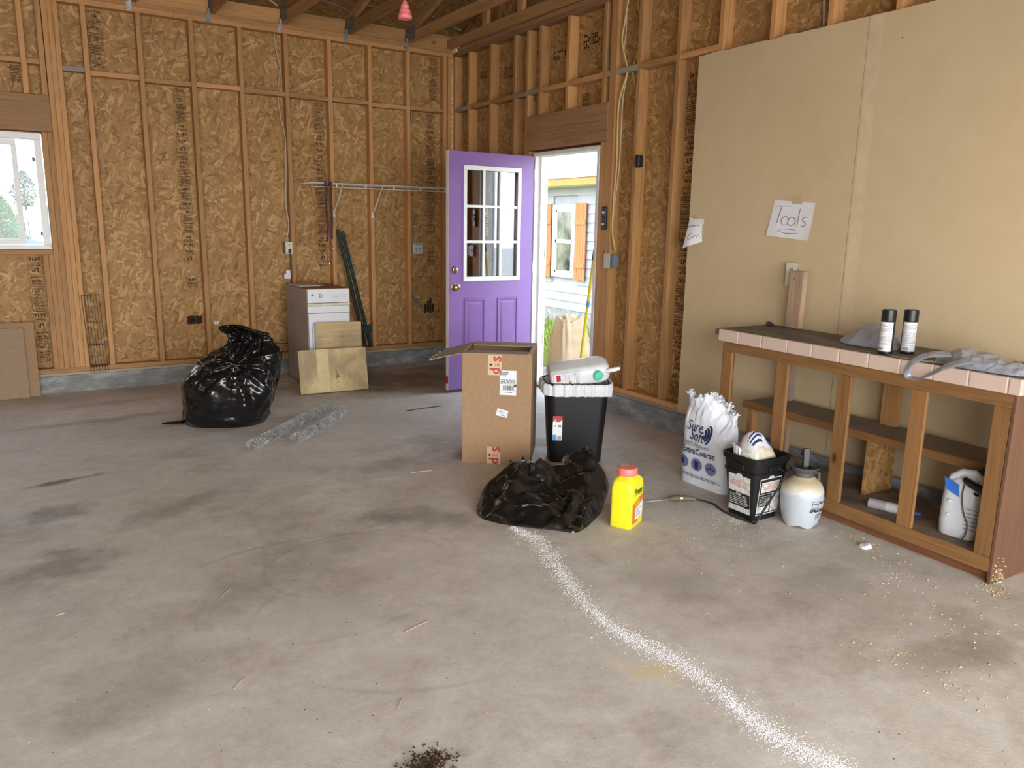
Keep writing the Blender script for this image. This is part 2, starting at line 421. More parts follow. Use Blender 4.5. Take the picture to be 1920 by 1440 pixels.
def plastic_bag(name, c, rough=.16, spec=.6, dust=.0, bs=.25, alpha=None, bsc=26):
    t = NT(name); co = t.coord()
    a = t.noise(co, bsc, 4, .6, 1.5); b_ = t.noise(co, bsc*.35, 3, .5, 2.0)
    h = t.math('ADD', t.math('MULTIPLY', a, .35), b_)
    t.bump(h, bs, .02)
    col = c
    if dust:
        k = t.ramp(t.noise(co, 3.2, 5, .7), [(.5, (0, 0, 0, 1)), (.75, (dust,)*3+(1,))]); col = t.mix(k, c, (.12, .10, .085, 1))
    m = t.set(col, rough, spec=spec)
    if alpha: t.b.inputs['Alpha'].default_value = alpha
    return m
M['bag_black'] = plastic_bag('bag_black', (.004, .004, .005, 1), .17, .55, dust=.06, bs=.10, bsc=14)
M['bag_black_flat'] = plastic_bag('bag_black_flat', (.005, .005, .005, 1), .22, .6, dust=.16, bs=.16, bsc=20)
M['bag_gray'] = plastic_bag('bag_gray', (.36, .375, .42, 1), .16, .8, bs=.5, alpha=.86, bsc=22)
M['bag_white'] = plastic_bag('bag_white', (.70, .74, .80, 1), .3, .5, bs=.25, bsc=14)
M['bag_clear'] = plastic_bag('bag_clear', (.62, .56, .46, 1), .25, .6, bs=.4)
M['liner'] = plastic_bag('liner', (.66, .68, .72, 1), .35, .5, bs=.3, alpha=.9)
M['paper_bag'] = plastic_bag('paper_bag', (.46, .34, .22, 1), .75, .2, bs=.3, bsc=10)

M['black_plastic'] = plain('black_plastic', (.008, .008, .009, 1), .38, spec=.45, var=.1)
M['black_bin'] = plain('black_bin', (.0065, .0065, .0075, 1), .42, spec=.4, var=.1, scale=3)
M['black_rubber'] = plain('black_rubber', (.012, .012, .013, 1), .6)
M['gray_plastic'] = plain('gray_plastic', (.075, .075, .075, 1), .5)
M['white_enamel'] = plain('white_enamel', (.76, .78, .82, 1), .3, var=.02)
M['cream_enamel'] = plain('cream_enamel', (.66, .62, .50, 1), .4, var=.08)
M['cabinet_side'] = plain('cabinet_side', (.34, .285, .245, 1), .55, var=.08, scale=4)
M['cabinet_top'] = plain('cabinet_top', (.24, .155, .10, 1), .5, var=.2)
M['white_vinyl'] = plain('white_vinyl', (.78, .79, .80, 1), .4, var=.03)
M['white_paint'] = plain('white_paint', (.74, .73, .72, 1), .5, var=.06, scale=20)
def peeling():
    t = NT('peeling_paint'); co = t.coord()
    k = t.ramp(t.noise(t.mapping(co, scale=(2, 2, .8)), 14, 5, .7), [(.56, (0, 0, 0, 1)), (.62, (1, 1, 1, 1))])
    return t.set(t.mix(k, (.80, .80, .79, 1), (.33, .31, .28, 1)), .6)
M['peeling'] = peeling()
M['white_wire'] = plain('white_wire', (.70, .68, .64, 1), .4)
M['paper'] = plain('paper', (.74, .72, .76, 1), .8, var=.03, spec=.2)
M['masking'] = plain('masking_tape', (.52, .40, .24, 1), .6)
M['pencil'] = plain('pencil', (.10, .09, .10, 1), .8)
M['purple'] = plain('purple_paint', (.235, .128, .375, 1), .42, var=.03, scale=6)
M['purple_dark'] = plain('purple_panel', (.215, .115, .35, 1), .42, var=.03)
M['brass'] = plain('brass', (.62, .46, .24, 1), .25, metal=1, var=.1)
M['steel'] = plain('steel', (.50, .50, .50, 1), .35, metal=.9, var=.1)
M['zinc'] = plain('zinc', (.26, .28, .29, 1), .55, metal=.35, var=.25, scale=30)
M['zinc_bright'] = plain('zinc_bright', (.50, .50, .49, 1), .4, metal=.6, var=.25, scale=30)
M['gusset'] = plain('gusset', (.16, .145, .12, 1), .6, metal=.2, var=.15)
M['chicken'] = plain('chicken_wire', (.42, .43, .43, 1), .45, metal=.25, var=.3, scale=20)
M['rust_wire'] = plain('rust_wire', (.045, .035, .03, 1), .6, metal=.3)
M['green_post'] = plain('green_post', (.012, .035, .028, 1), .5, var=.2)
M['ivory'] = plain('ivory', (.64, .59, .46, 1), .45)
M['switch_white'] = plain('switch_white', (.52, .50, .46, 1), .45)
M['box_blue'] = plain('box_blue', (.14, .18, .22, 1), .5)
M['maroon'] = plain('maroon', (.065, .022, .030, 1), .7, var=.15)
M['romex'] = plain('romex', (.62, .47, .16, 1), .5)
M['romex_white'] = plain('romex_white', (.52, .46, .33, 1), .5)
M['pink'] = plain('pink_plastic', (.92, .25, .25, 1), .4, var=.04)
M['yellow'] = plain('yellow_plastic', (.88, .74, .02, 1), .35, var=.03)
M['yellow_pole'] = plain('yellow_pole', (.80, .62, .02, 1), .4)
M['blue_tape'] = plain('blue_tape', (.02, .16, .62, 1), .6)
M['blue_dark'] = plain('blue_dark', (.015, .04, .16, 1), .5)
M['coral'] = plain('coral_lid', (.80, .20, .16, 1), .45)
M['navy'] = plain('navy_ink', (.018, .022, .10, 1), .6)
M['navy_mid'] = plain('navy_mid', (.16, .19, .34, 1), .6)
M['gray_ink'] = plain('gray_ink', (.16, .16, .18, 1), .6)
M['black_ink'] = plain('black_ink', (.012, .012, .014, 1), .6)
M['red_ink'] = plain('red_ink', (.42, .035, .03, 1), .5)
M['red_faded'] = plain('red_faded', (.62, .26, .22, 1), .6)
M['green_ink'] = plain('green_ink', (.03, .14, .03, 1), .6)
M['orange_ink'] = plain('orange_ink', (.62, .17, .05, 1), .6)
M['blue_ink'] = plain('blue_ink', (.10, .28, .60, 1), .5)
M['label_white'] = plain('label_white', (.72, .73, .75, 1), .45, var=.03)
M['label_worn'] = plain('label_worn', (.62, .61, .59, 1), .6, var=.2, scale=50)
M['tape_tan'] = plain('tape_tan', (.58, .42, .25, 1), .4)
M['mint'] = plain('mint', (.14, .60, .46, 1), .4)
M['teal'] = plain('teal', (.06, .22, .26, 1), .5)
def translucent(name, c, rough=.35, w=.35):
    t = NT(name); t.b.inputs['Subsurface Weight'].default_value = w; t.b.inputs['Subsurface Radius'].default_value = (.05, .05, .05); t.b.inputs['Subsurface Scale'].default_value = .4
    return t.set(t.ramp(t.noise(t.coord(), 7, 3), [(.3, tuple(x*.92 for x in c)+(1,)), (.7, tuple(c)+(1,))]), rough)
M['jug_white'] = translucent('jug_white', (.70, .72, .72))
M['jug_bright'] = translucent('jug_bright', (.74, .78, .82), .3)
def sprayer_tank():
    t = NT('sprayer_tank'); co = t.coord(); s = t.n('ShaderNodeSeparateXYZ'); t.l(co, s.inputs[0])
    n_ = t.noise(co, 16, 3)
    z = t.math('ADD', s.outputs[2], t.math('MULTIPLY', t.math('SUBTRACT', n_, .5), .05))
    col = t.ramp(z, [(.0, (.43, .46, .49, 1)), (.165, (.42, .47, .52, 1)), (.175, (.60, .60, .57, 1)), (.205, (.54, .48, .37, 1)), (.235, (.42, .33, .21, 1)), (.27, (.44, .36, .25, 1))])
    return t.set(col, .35)
M['sprayer_tank'] = sprayer_tank()
def glass(name, refl=.12, tint=(1, 1, 1, 1)):
    m = bpy.data.materials.new(name); m.use_nodes = True; t = m.node_tree; t.nodes.clear()
    o = t.nodes.new('ShaderNodeOutputMaterial'); mx = t.nodes.new('ShaderNodeMixShader'); tr = t.nodes.new('ShaderNodeBsdfTransparent'); gl = t.nodes.new('ShaderNodeBsdfGlossy')
    gl.inputs['Roughness'].default_value = .02; tr.inputs[0].default_value = tint; mx.inputs[0].default_value = refl
    t.links.new(tr.outputs[0], mx.inputs[1]); t.links.new(gl.outputs[0], mx.inputs[2]); t.links.new(mx.outputs[0], o.inputs[0]); return m
M['glass'] = glass('glass_clear', .015)
M['glass_door'] = glass('glass_door', .30, (.62, .60, .60, 1))
M['glass_house'] = plain('glass_house', (.16, .16, .11, 1), .12, spec=.8, var=.5, scale=3)

# bench woods
M['bench_z'] = wood_mat('bench_z', (.235, .118, .044), 2, rough=.42, rvar=.12)
M['bench_x'] = wood_mat('bench_x', (.235, .118, .044), 0, rough=.42, rvar=.12)
M['bench_dark_x'] = wood_mat('bench_dark_x', (.17, .070, .030), 0, rvar=.1)
M['mahogany'] = wood_mat('mahogany', (.135, .066, .040), 2, knots=False, rough=.45, rvar=.02, dark=.7)
M['shelf_top'] = plain('shelf_top', (.25, .185, .135, 1), .8, var=.12, scale=4)
M['bench_floor'] = plain('bench_floor', (.23, .17, .12, 1), .8, var=.35, scale=5)
M['ply'] = wood_mat('plywood', (.56, .43, .22), 2, rough=.6, rvar=.05, gray=(.33, .24, .14, 1))
M['ply2'] = wood_mat('plywood_small', (.50, .37, .19), 0, rough=.6, rvar=.05, gray=(.36, .26, .15, 1))
def benchtop():
    t = NT('bench_top'); co = t.coord()
    v = t.noise(t.mapping(co, scale=(1, 2.5, 1)), 5, 6, .7)
    col = t.ramp(v, [(.3, (.095, .088, .068, 1)), (.55, (.165, .155, .125, 1)), (.75, (.26, .24, .20, 1))])
    return t.set(col, .7, spec=.3)
M['bench_top'] = benchtop()
M['tile'] = plain('pink_tile', (.62, .475, .40, 1), .3, var=.05, scale=3)
M['grout'] = plain('grout', (.66, .58, .48, 1), .8)

# ------------------------------------------------------------------ floor
f = MB().box(-9, .09, -9.7, .09, -.12, 0).build('floor', M['floor']); tag(f, 'bare stained concrete garage floor', 'floor', kind='structure')

# ------------------------------------------------------------------ back wall
ZC, ZB, ZT, ZP, ZK = .1415, .2014, 3.0835, 3.1595, 2.556
D = .089
m = MB(); WX0, WX1, WZ0, WZ1 = -4.86, -3.655, 1.178, 2.09
for a in ((-9, WX0, ZC, 3.6), (WX1, .15, ZC, 3.6), (WX0, WX1, ZC, WZ0), (WX0, WX1, WZ1, 3.6)):
    m.box(a[0], a[1], D, D+.07, a[2], a[3])
wall_back = tag(m.build('wall_back', M['osb_back']), 'back wall of bare strand board between open studs', 'wall', kind='structure')
MB().box(-9, .09, -.028, .20, -.05, ZC).build('concrete_curb', M['curb'], wall_back, bevel=.006)
MB().box(-9, .0, -.012, .12, ZC, ZC+.02).build('sill_seal', M['weathered_x'], wall_back)
MB().box(-9, .0, 0, D, ZC+.02, ZB).build('bottom_plate', M['pine_x'], wall_back, bevel=.002)
for k, (a, b) in enumerate(((-9, -4.9), (-4.9, -2.62), (-2.62, 0.0))):
    MB().box(a, b-.001, 0, D, ZT, ZT+.038).build('top_plate', M['pine_x'], wall_back, bevel=.002)
for k, (a, b) in enumerate(((-9, -5.9), (-5.9, -2.9), (-2.9, 0.0))):
    MB().box(a, b-.001, 0, D, ZT+.038, ZP).build('top_plate', M['pine_x'], wall_back, bevel=.002)
SX = [-3.311, -2.914, -2.509, -2.109, -1.708, -1.307, -.909, -.511, -.105]
for x in SX:
    MB().box(x, x+.038, 0, D, ZB, ZT).build('stud', M['pine_z'], wall_back, bevel=.002)
MB().box(-.045, -.007, .02, D, ZB, ZT).build('stud', M['pine_z'], wall_back, bevel=.002)
x = -5.35
while x > -9: MB().box(x, x+.038, 0, D, ZB, ZT).build('stud', M['pine_z'], wall_back, bevel=.002); x -= .406
for x in (-3.577, -3.539): MB().box(x+.0005, x+.0375, 0, D, ZB, ZT).build('stud', M['pine_z'], wall_back, bevel=.002)
MB().box(-3.500, -3.466, 0, D, ZB, ZT-.0).build('stud', M['pine_z'], wall_back, bevel=.002)
for x in (-3.653, -3.615): MB().box(x+.0005, x+.0375, 0, D, ZB, 2.095).build('jack_stud', M['pine_z'], wall_back, bevel=.002)
for x in (-3.729, -3.691): MB().box(x+.0005, x+.0375, 0, D, ZB, 1.14).build('cripple_stud', M['pine_z'], wall_back, bevel=.002)
for x in (-4.15, -4.56): MB().box(x, x+.038, 0, D, ZB, 1.14).build('cripple_stud', M['pine_z'], wall_back, bevel=.002)
for x in (-3.745, -3.620, -4.15, -4.56): MB().box(x, x+.038, 0, D, 2.377, ZT).build('cripple_stud', M['pine_z'], wall_back, bevel=.002)
for x in (-4.90, -4.94): MB().box(x, x+.038, 0, D, ZB, ZT).build('stud', M['pine_z'], wall_back, bevel=.002)
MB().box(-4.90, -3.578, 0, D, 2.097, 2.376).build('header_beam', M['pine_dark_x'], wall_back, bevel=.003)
MB().box(-4.86, -3.654, -.004, D, 1.141, 1.177).build('window_sill', M['pine_x'], wall_back, bevel=.002)
bx = [-3.466]+SX
rn = random.Random(3)
for i in range(len(bx)-1):
    a = bx[i]+(.0 if i == 0 else .038); b = bx[i+1]; dz = rn.choice((0, .004, -.003, .006))
    z0 = ZK+dz+(.015 if i == 0 else 0)-.004*i*.6
    MB().box(a+.001, b-.001, .0, D, z0, z0+.038).build('blocking', M['weathered_x'] if i == 0 else M['pine_x'], wall_back, bevel=.002)
for a, b in ((-4.11, -3.746), (-3.706, -3.621)):
    MB().box(a, b, 0, D, 2.60, 2.638).build('blocking', M['pine_x'], wall_back, bevel=.002)

# ------------------------------------------------------------------ right wall (side door, drywall)
DY0, DY1, DZ = -2.445, -1.515, 2.06      # rough opening in y, head height
m = MB()
for a in ((-9.7, DY0, ZC), (DY1, .02, ZC)): m.box(D, D+.028, a[0], a[1], a[2], 3.6)
m.box(D, D+.028, DY0, DY1, DZ, 3.6)
m.add([(x, y, z) for x in (D, D+.06) for y, z in ((-9.7, 3.6), (0.1, 3.6), (0.1, 3.35), (-4.7, 4.9), (-9.7, 3.5))], [(0, 1, 3), (5, 8, 6)])
wall_right = tag(m.build('wall_right', M['osb_right']), 'right wall of bare strand board with side door and plasterboard', 'wall', kind='structure')
for a, b in ((-9.7, DY0-.0), (DY1, -.03)):
    MB().box(-.022, .20, a, b, -.05, ZC).build('concrete_curb', M['curb'], wall_right, bevel=.006)
    MB().box(-.006, .12, a, b, ZC, ZC+.02).build('sill_seal', M['weathered_y'], wall_right)
    MB().box(0, D, a, b-.005, ZC+.02, ZB).build('bottom_plate', M['pine_y'], wall_right, bevel=.002)
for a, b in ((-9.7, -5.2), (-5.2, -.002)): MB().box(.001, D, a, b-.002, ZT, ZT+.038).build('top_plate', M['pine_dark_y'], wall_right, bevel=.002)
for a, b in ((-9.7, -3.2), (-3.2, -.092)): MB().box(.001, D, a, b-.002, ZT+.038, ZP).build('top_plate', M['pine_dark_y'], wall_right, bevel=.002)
RY = [-.052, -.350, -.770, -1.192, -2.568, -2.606, -2.876, -3.275, -3.655, -4.061, -4.457, -4.86, -5.26, -5.67, -6.07, -6.48, -6.88, -7.29, -7.7, -8.1, -8.5, -8.9, -9.3]
for y in RY: MB().box(0, D, y+.0005, y+.0375, ZB, ZT).build('stud', M['pine_z'], wall_right, bevel=.002)
MB().box(0, D, -1.4065, -1.3695, ZB, ZT).build('stud', M['pine_z'], wall_right, bevel=.002)
for y in (-2.53, -2.492): MB().box(0, D, y+.0005, y+.0375, ZB, 2.079).build('jack_stud', M['pine_z'], wall_right, bevel=.002)
for y in (-1.445, ): MB().box(0, D, y+.0005, y+.0375, ZB, 2.079).build('jack_stud', M['pine_z'], wall_right, bevel=.002)
for y in (-1.60, -2.005, -2.475): MB().box(0, D, y, y+.038, 2.369, ZT).build('cripple_stud', M['pine_z'], wall_right, bevel=.002)
MB().box(-.004, D, -2.5295, -1.4075, 2.080, 2.368).build('header_beam', M['pine_dark_y'], wall_right, bevel=.003)
ys = sorted([-.052, -.350, -.770, -1.192, -1.4065, -1.60, -2.005, -2.475, -2.568, -2.876, -3.275, -3.655], reverse=True)
for a, b in zip(ys, ys[1:]):
    if a-b < .06: continue
    hi = a-.001; lo = b+.039
    if b == -2.876: hi = -2.607
    if hi-lo > .03:
        MB().box(-.0, D, lo, hi, ZK-.006, ZK+.034).build('blocking', M['weathered_y'] if a in (-.052, -1.192, -1.4065, -2.568, -2.475) else M['pine_y'], wall_right, bevel=.002)
# drywall sheets
for i, (a, b) in enumerate(((-4.684, -3.467), (-5.905, -4.688), (-7.12, -5.909))):
    m = MB(); n_ = 40; top = []
    for k in range(n_+1):
        y = a+(b-a)*k/n_; z = 2.540+(noise.noise(Vector((y*9, i, 0)))*.010*(1 if i == 0 else .3))
        top.append((y, z))
    for (y0, z0), (y1, z1) in zip(top, top[1:]):
        m.hexa([(-.0127, y0, .157), (-.0127, y1, .157), (-.0002, y1, .157), (-.0002, y0, .157), (-.0127, y0, z0), (-.0127, y1, z1), (-.0002, y1, z1), (-.0002, y0, z0)])
    o = m.build('drywall_sheet', M['drywall'], wall_right)
for x0, x1, y0, y1, z0, z1 in ((-.0130, -.0127, -4.700, -4.684, .9, 2.5),):
    pass
# gable framing above the right wall
MB().box(-.040, -.002, -9.5, .05, ZP+.001, ZP+.090).build('gable_chord', M['truss_y'], wall_right, bevel=.002)
for y in (-.75, -1.36, -1.97, -2.58, -3.19):
    MB().box(-.040, -.002, y, y+.089, ZP+.091, ZP+.10-y*.268-.02).build('gable_stud', M['pine_z'], wall_right, bevel=.002)

# ------------------------------------------------------------------ other walls (behind and left of the camera)
tag(MB().box(-9.1, -9, -9.7, .1, 0, 3.6).build('wall_left', M['osb_right']), 'left wall of bare strand board', 'wall', kind='structure')
m = MB(); m.box(-9, -7.3, -9.78, -9.7, 0, 3.6).box(-.7, .1, -9.78, -9.7, 0, 3.6).box(-7.3, -.7, -9.78, -9.7, 2.42, 3.6)
tag(m.build('wall_front', M['osb_back']), 'front wall with the wide garage door opening', 'wall', kind='structure')

# ------------------------------------------------------------------ roof deck and trusses
SL = math.tan(radians(15.0)); YR = -4.8
zd = lambda y: 3.315 + (abs(YR)-abs(y-YR))*SL     # underside of the deck
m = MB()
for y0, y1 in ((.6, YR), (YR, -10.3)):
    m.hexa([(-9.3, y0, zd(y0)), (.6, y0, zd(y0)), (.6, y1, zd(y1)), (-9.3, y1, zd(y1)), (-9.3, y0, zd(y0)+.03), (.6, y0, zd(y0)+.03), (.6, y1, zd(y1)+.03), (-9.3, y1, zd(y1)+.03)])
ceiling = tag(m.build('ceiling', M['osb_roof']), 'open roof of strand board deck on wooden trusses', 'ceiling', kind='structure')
TX = [-.475-.61*k for k in range(14)]
for i, x in enumerate(TX):
    if i == 0 or True:
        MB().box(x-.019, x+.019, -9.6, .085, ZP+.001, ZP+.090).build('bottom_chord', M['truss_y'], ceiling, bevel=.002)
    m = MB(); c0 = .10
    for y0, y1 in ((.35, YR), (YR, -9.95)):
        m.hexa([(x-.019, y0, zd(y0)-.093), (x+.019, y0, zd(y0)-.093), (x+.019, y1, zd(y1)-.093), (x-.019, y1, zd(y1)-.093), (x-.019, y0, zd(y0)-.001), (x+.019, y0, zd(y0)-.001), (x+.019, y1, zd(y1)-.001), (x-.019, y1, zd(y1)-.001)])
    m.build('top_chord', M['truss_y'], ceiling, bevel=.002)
    m = MB()
    for ya, za, yb, zb in ((-2.4, zd(-2.4)-.10, -3.3, ZP+.08), (-3.3, ZP+.08, -4.75, zd(-4.75)-.12), (-6.3, ZP+.08, -4.85, zd(-4.75)-.12), (-7.2, zd(-7.2)-.10, -6.3, ZP+.08)):
        m.hexa([(x-.017, ya-.045, za), (x+.017, ya-.045, za), (x+.017, ya+.045, za), (x-.017, ya+.045, za), (x-.017, yb-.045, zb), (x+.017, yb-.045, zb), (x+.017, yb+.045, zb), (x-.017, yb+.045, zb)])
    m.build('web_member', M['truss_y'], ceiling)
    m = MB()
    for s_ in (-1, 1): m.box(x+s_*.0192-.0006, x+s_*.0192+.0006, -.17, .04, ZP+.012, ZP+.135)
    m.build('gusset_plate', M['gusset'], ceiling)
    sd = -1 if i % 2 else 1
    xx = x-.033
    m = MB()
    m.hexa([(xx-.022, -.002, ZP-.075), (xx+.010, -.002, ZP-.075), (xx+.010, -.0005, ZP-.075), (xx-.022, -.0005, ZP-.075), (xx-.028, -.002, ZP+.0), (xx+.012, -.002, ZP+.0), (xx+.012, -.0005, ZP+.0), (xx-.028, -.0005, ZP+.0)])
    m.box(xx-.006, xx+.012, -.004, -.002, ZP-.02, ZP+.04)
    m.build('hurricane_tie', M['zinc_bright'] if i in (2, 4) else M['zinc'], ceiling)
for i in range(len(TX)):
    b = 0.0 if i == 0 else TX[i-1]-.020
    a = TX[i]+.020
    MB().box(a, b-.001, .052, .089, ZP+.001, ZP+.135).build('eave_blocking', M['pine_x'], ceiling, bevel=.002)
# loose cables stapled under the roof deck
def cable(name, pts, r, mat, parent, n=6):
    P = [Vector(p) for p in pts]; out = []
    for i in range(len(P)-1):
        p0 = P[max(i-1, 0)]; p1 = P[i]; p2 = P[i+1]; p3 = P[min(i+2, len(P)-1)]
        for k in range(8):
            t = k/8; out.append(.5*((2*p1)+(-p0+p2)*t+(2*p0-5*p1+4*p2-p3)*t*t+(-p0+3*p1-3*p2+p3)*t**3))
    out.append(P[-1])
    return MB().tube(out, r, n).build(name, mat, parent, smooth=True)
rc = [(-2.28, -.10, 3.30), (-2.0, -.14, 3.275), (-1.72, -.10, 3.27)]
cable('roof_cable', [(-2.22, -.25, 3.34), (-2.05, -.22, 3.315), (-1.90, -.2, 3.30), (-1.80, -.18, 3.26)], .005, M['romex_white'], ceiling)
cable('roof_cable', [(-1.66, -.3, 3.36), (-1.5, -.28, 3.35), (-1.25, -.2, 3.335), (-1.1, -.12, 3.31)], .005, M['zinc'], ceiling)
cable('roof_cable', [(-1.05, -.3, 3.36), (-.8, -.28, 3.35), (-.6, -.2, 3.33), (-.49, -.12, 3.30)], .005, M['zinc'], ceiling)
cable('roof_cable', [(-.45, -.35, 3.36), (-.3, -.3, 3.33), (-.15, -.25, 3.31), (-.04, -.25, 3.29)], .006, M['zinc'], ceiling)

# ------------------------------------------------------------------ printed grade stamps on the strand board
def stamp(parent, mapf, u0, u1, v1, v0, items, name='printed_stamp', mat='ink'):
    """column of print from v1 (top) to v0; items read from the column's own start"""
    m = MB(); w_ = u1-u0; uc = (u0+u1)/2; v = 0.0; L = v1-v0; rs = random.Random(int((u0+v1)*1000))
    def bars(v, n, h, gap):
        for _ in range(n):
            a = -w_/2*rs.uniform(.75, .95); end = w_/2*rs.uniform(.55, .95)
            while a < end:
                l = rs.uniform(.006, .022); m.rect(a, min(a+l, end), v, v+h, fn=mapf2); a += l+rs.uniform(.002, .004)
            v += h+gap
        return v
    mapf2 = lambda a, b: mapf(uc, v0, L, a, b)
    i = 0
    while v < L-.05:
        it = items[i % len(items)]; i += 1
        if isinstance(it, str):
            s_ = .030 if len(it) < 4 else (.015 if len(it) > 7 else .026)
            if it in ('LP', '24/16', 'APA'): s_ = .046 if it == 'LP' else .036
            if v+s_*1.1 > L: break
            m.text(it, s_, 0, v+s_*.55, bold=.03, fn=mapf2); v += s_*1.25
        elif it == 0:
            m.rect(-w_/2, w_/2, v, v+.0025, fn=mapf2); v += .012
        elif it == -1:
            for q in ((-w_/2*.8, -w_/2*.74, 0, .05), (w_/2*.74, w_/2*.8, 0, .05), (-w_/2*.8, w_/2*.8, 0, .003), (-w_/2*.8, w_/2*.8, .047, .05)):
                m.rect(q[0], q[1], v+q[2], v+q[3], fn=mapf2)
            for k in range(3): m.rect(-w_*.22, w_*.22*rs.random()+.01, v+.012+k*.011, v+.017+k*.011, fn=mapf2)
            v += .062
        else:
            if v+it*.0105 > L: break
            v = bars(v, it, .0055, .005)+.004
    for s_ in (-1, 1): m.rect(s_*w_/2-.0008, s_*w_/2+.0008, 0, L, fn=mapf2)
    return m.build(name, M[mat], parent)
# back wall: column is read upside down; (a,b) in reading space -> turned by 180 degrees
def mp_back(uc, v0, L, a, b): return (uc-a, D-.0012, v0+(b)*1.0)
def mp_back_flip(uc, v0, L, a, b): return (uc-a, D-.0012, v0+L-(L-b))
def bk(uc, v0, L, a, b):   # upside down print: reading 'up' is world down
    return (uc-a, D-.0012, v0+L-b) 
IT = [3, 0, 'INSTALLATION', -1, 4, 0, 5, 3, 0, '451', 2, '24/16', 0, 'APA', 0, 'LP', 1, 0, 'D 2008', 1, '2B J08', 3, -1, 6, 0, 5, 4, 3]
def back_stamp(x0, x1, zt_, zb_, items=IT, mat='ink'):
    # upside-down print runs so that its first line is at the bottom of the column
    stamp(wall_back, lambda uc, v0, L, a, b: (uc-a, D-.0012, v0+b if False else v0+L-b), x0, x1, zt_, zb_, items, mat=mat)
back_stamp(-2.648, -2.552, 2.535, 1.02)
back_stamp(-2.640, -2.545, .93, .80, ['APA', 0, 3])
back_stamp(-3.262, -3.150, 3.07, 2.62, [2, '451', 0, 4, 3, 0, 2, -1, 'INSTALLATION', 4])
back_stamp(-1.432, -1.325, 2.535, .98)
back_stamp(-3.838, -3.740, 1.12, .21, ['24/16', 0, 2, 'LP', 0, 'D 2008', '2B J08', 2, 1, -1, 5, 4, 3])
back_stamp(-.232, -.128, 3.07, 2.62, [6, 0, 5, -1, 4, 3])
back_stamp(-.262, -.160, 2.53, 1.30, [4, -1, 3, 0, '24/16', 0, 'APA', 4, 0, 5, -1, 6])
back_stamp(-.250, -.165, 1.16, .95, [4, 3])
back_stamp(-3.835, -3.755, 2.59, 2.41, [5, 4, 3])
def right_stamp(y0, y1, zt_, zb_, items, mat='ink'):
    stamp(wall_right, lambda uc, v0, L, a, b: (D-.0012, uc-a, v0+b), y0, y1, zt_, zb_, items, mat=mat)
IR = [4, 3, 2, 0, '24/16', 0, 'APA', 1, 0, 'LP', 2, 0, 'D 2008', '2B J08', 3, -1, 5, 2, 0, 4, 3, 0]
right_stamp(-3.400, -3.262, 2.52, .24, IR, 'ink')
right_stamp(-2.18, -2.085, 2.53, 2.38, [4, 3, 3])
right_stamp(-.58, -.40, 2.95, 2.83, [3, 3, 3])
right_stamp(-1.05, -.85, 2.92, 2.77, [3, 3, 3])
def slab_print(y0, y1, z0, z1):   # broad blocky ink marks that cross a bay
    m = MB(); rs = random.Random(int(y0*100)); y = y0
    while y < y1:
        wd = rs.uniform(.010, .022)
        for k in range(5):
            if rs.random() < .62: 
                a = z0+(z1-z0)*k/5+.008*(y-y0)/.3; m.add([(D-.0012, y, a), (D-.0012, y+wd, a+.001), (D-.0012, y+wd, a+.018), (D-.0012, y, a+.017)], [(0, 3, 2, 1)])
        y += wd+.008
    m.build('printed_stamp', M['ink'], wall_right)
slab_print(-1.83, -1.66, 2.80, 2.89); slab_print(-2.28, -2.09, 2.82, 2.93)
# black scrawled-out patch and small sticker, scattered scorch marks
m = MB(); rs = random.Random(5)
for k in range(46):
    x = -2.655+.118*rs.random(); z = .505+.010*rs.random()
    m.rect(x, x+.006+.006*rs.random(), z, z+.060+.012*rs.random(), fn=lambda a, b: (a, D-.0013-.00001*k, b))
m.build('ink_scribble', M['ink'], wall_back)
MB().rect(-2.425, -2.385, .495, .525, fn=lambda a, b: (a, D-.0015, b)).build('sticker', M['label_white'], wall_back)
m = MB(); m.rect(-2.416, -2.396, .512, .517, fn=lambda a, b: (a, D-.002, b)).rect(-2.405, -2.392, .503, .507, fn=lambda a, b: (a, D-.002, b)).build('sticker_print', M['black_ink'], wall_back)

# ------------------------------------------------------------------ window_1
win = tag(MB().box(-4.848, -3.664, .02, .10, 1.18, 1.215).box(-4.848, -3.664, .02, .10, 2.035, 2.085).box(-4.848, -4.80, .02, .10, 1.215, 2.035).box(-3.712, -3.664, .02, .10, 1.215, 2.035)
          .build('window_1', M['white_vinyl'], bevel=.003), 'white vinyl sliding window at the left of the back wall', 'window', kind='structure')
m = MB().box(-4.44, -3.836, .035, .06, 1.217, 1.262).box(-4.44, -3.836, .035, .06, 1.985, 2.03).box(-3.872, -3.834, .03, .062, 1.262, 1.985).box(-4.44, -4.40, .035, .06, 1.262, 1.985)
m.build('window_sash', M['white_vinyl'], win, bevel=.002)
MB().box(-4.41, -3.86, .046, .050, 1.25, 2.0).build('window_pane', M['glass'], win)
MB().box(-3.86, -3.70, .075, .079, 1.20, 2.05).build('window_pane', M['glass'], win)
MB().box(-3.735, -3.715, .055, .075, 1.87, 1.90).build('window_latch', M['gray_plastic'], win)
MB().box(-3.725, -3.711, .055, .075, 1.29, 1.32).build('window_latch', M['gray_plastic'], win)

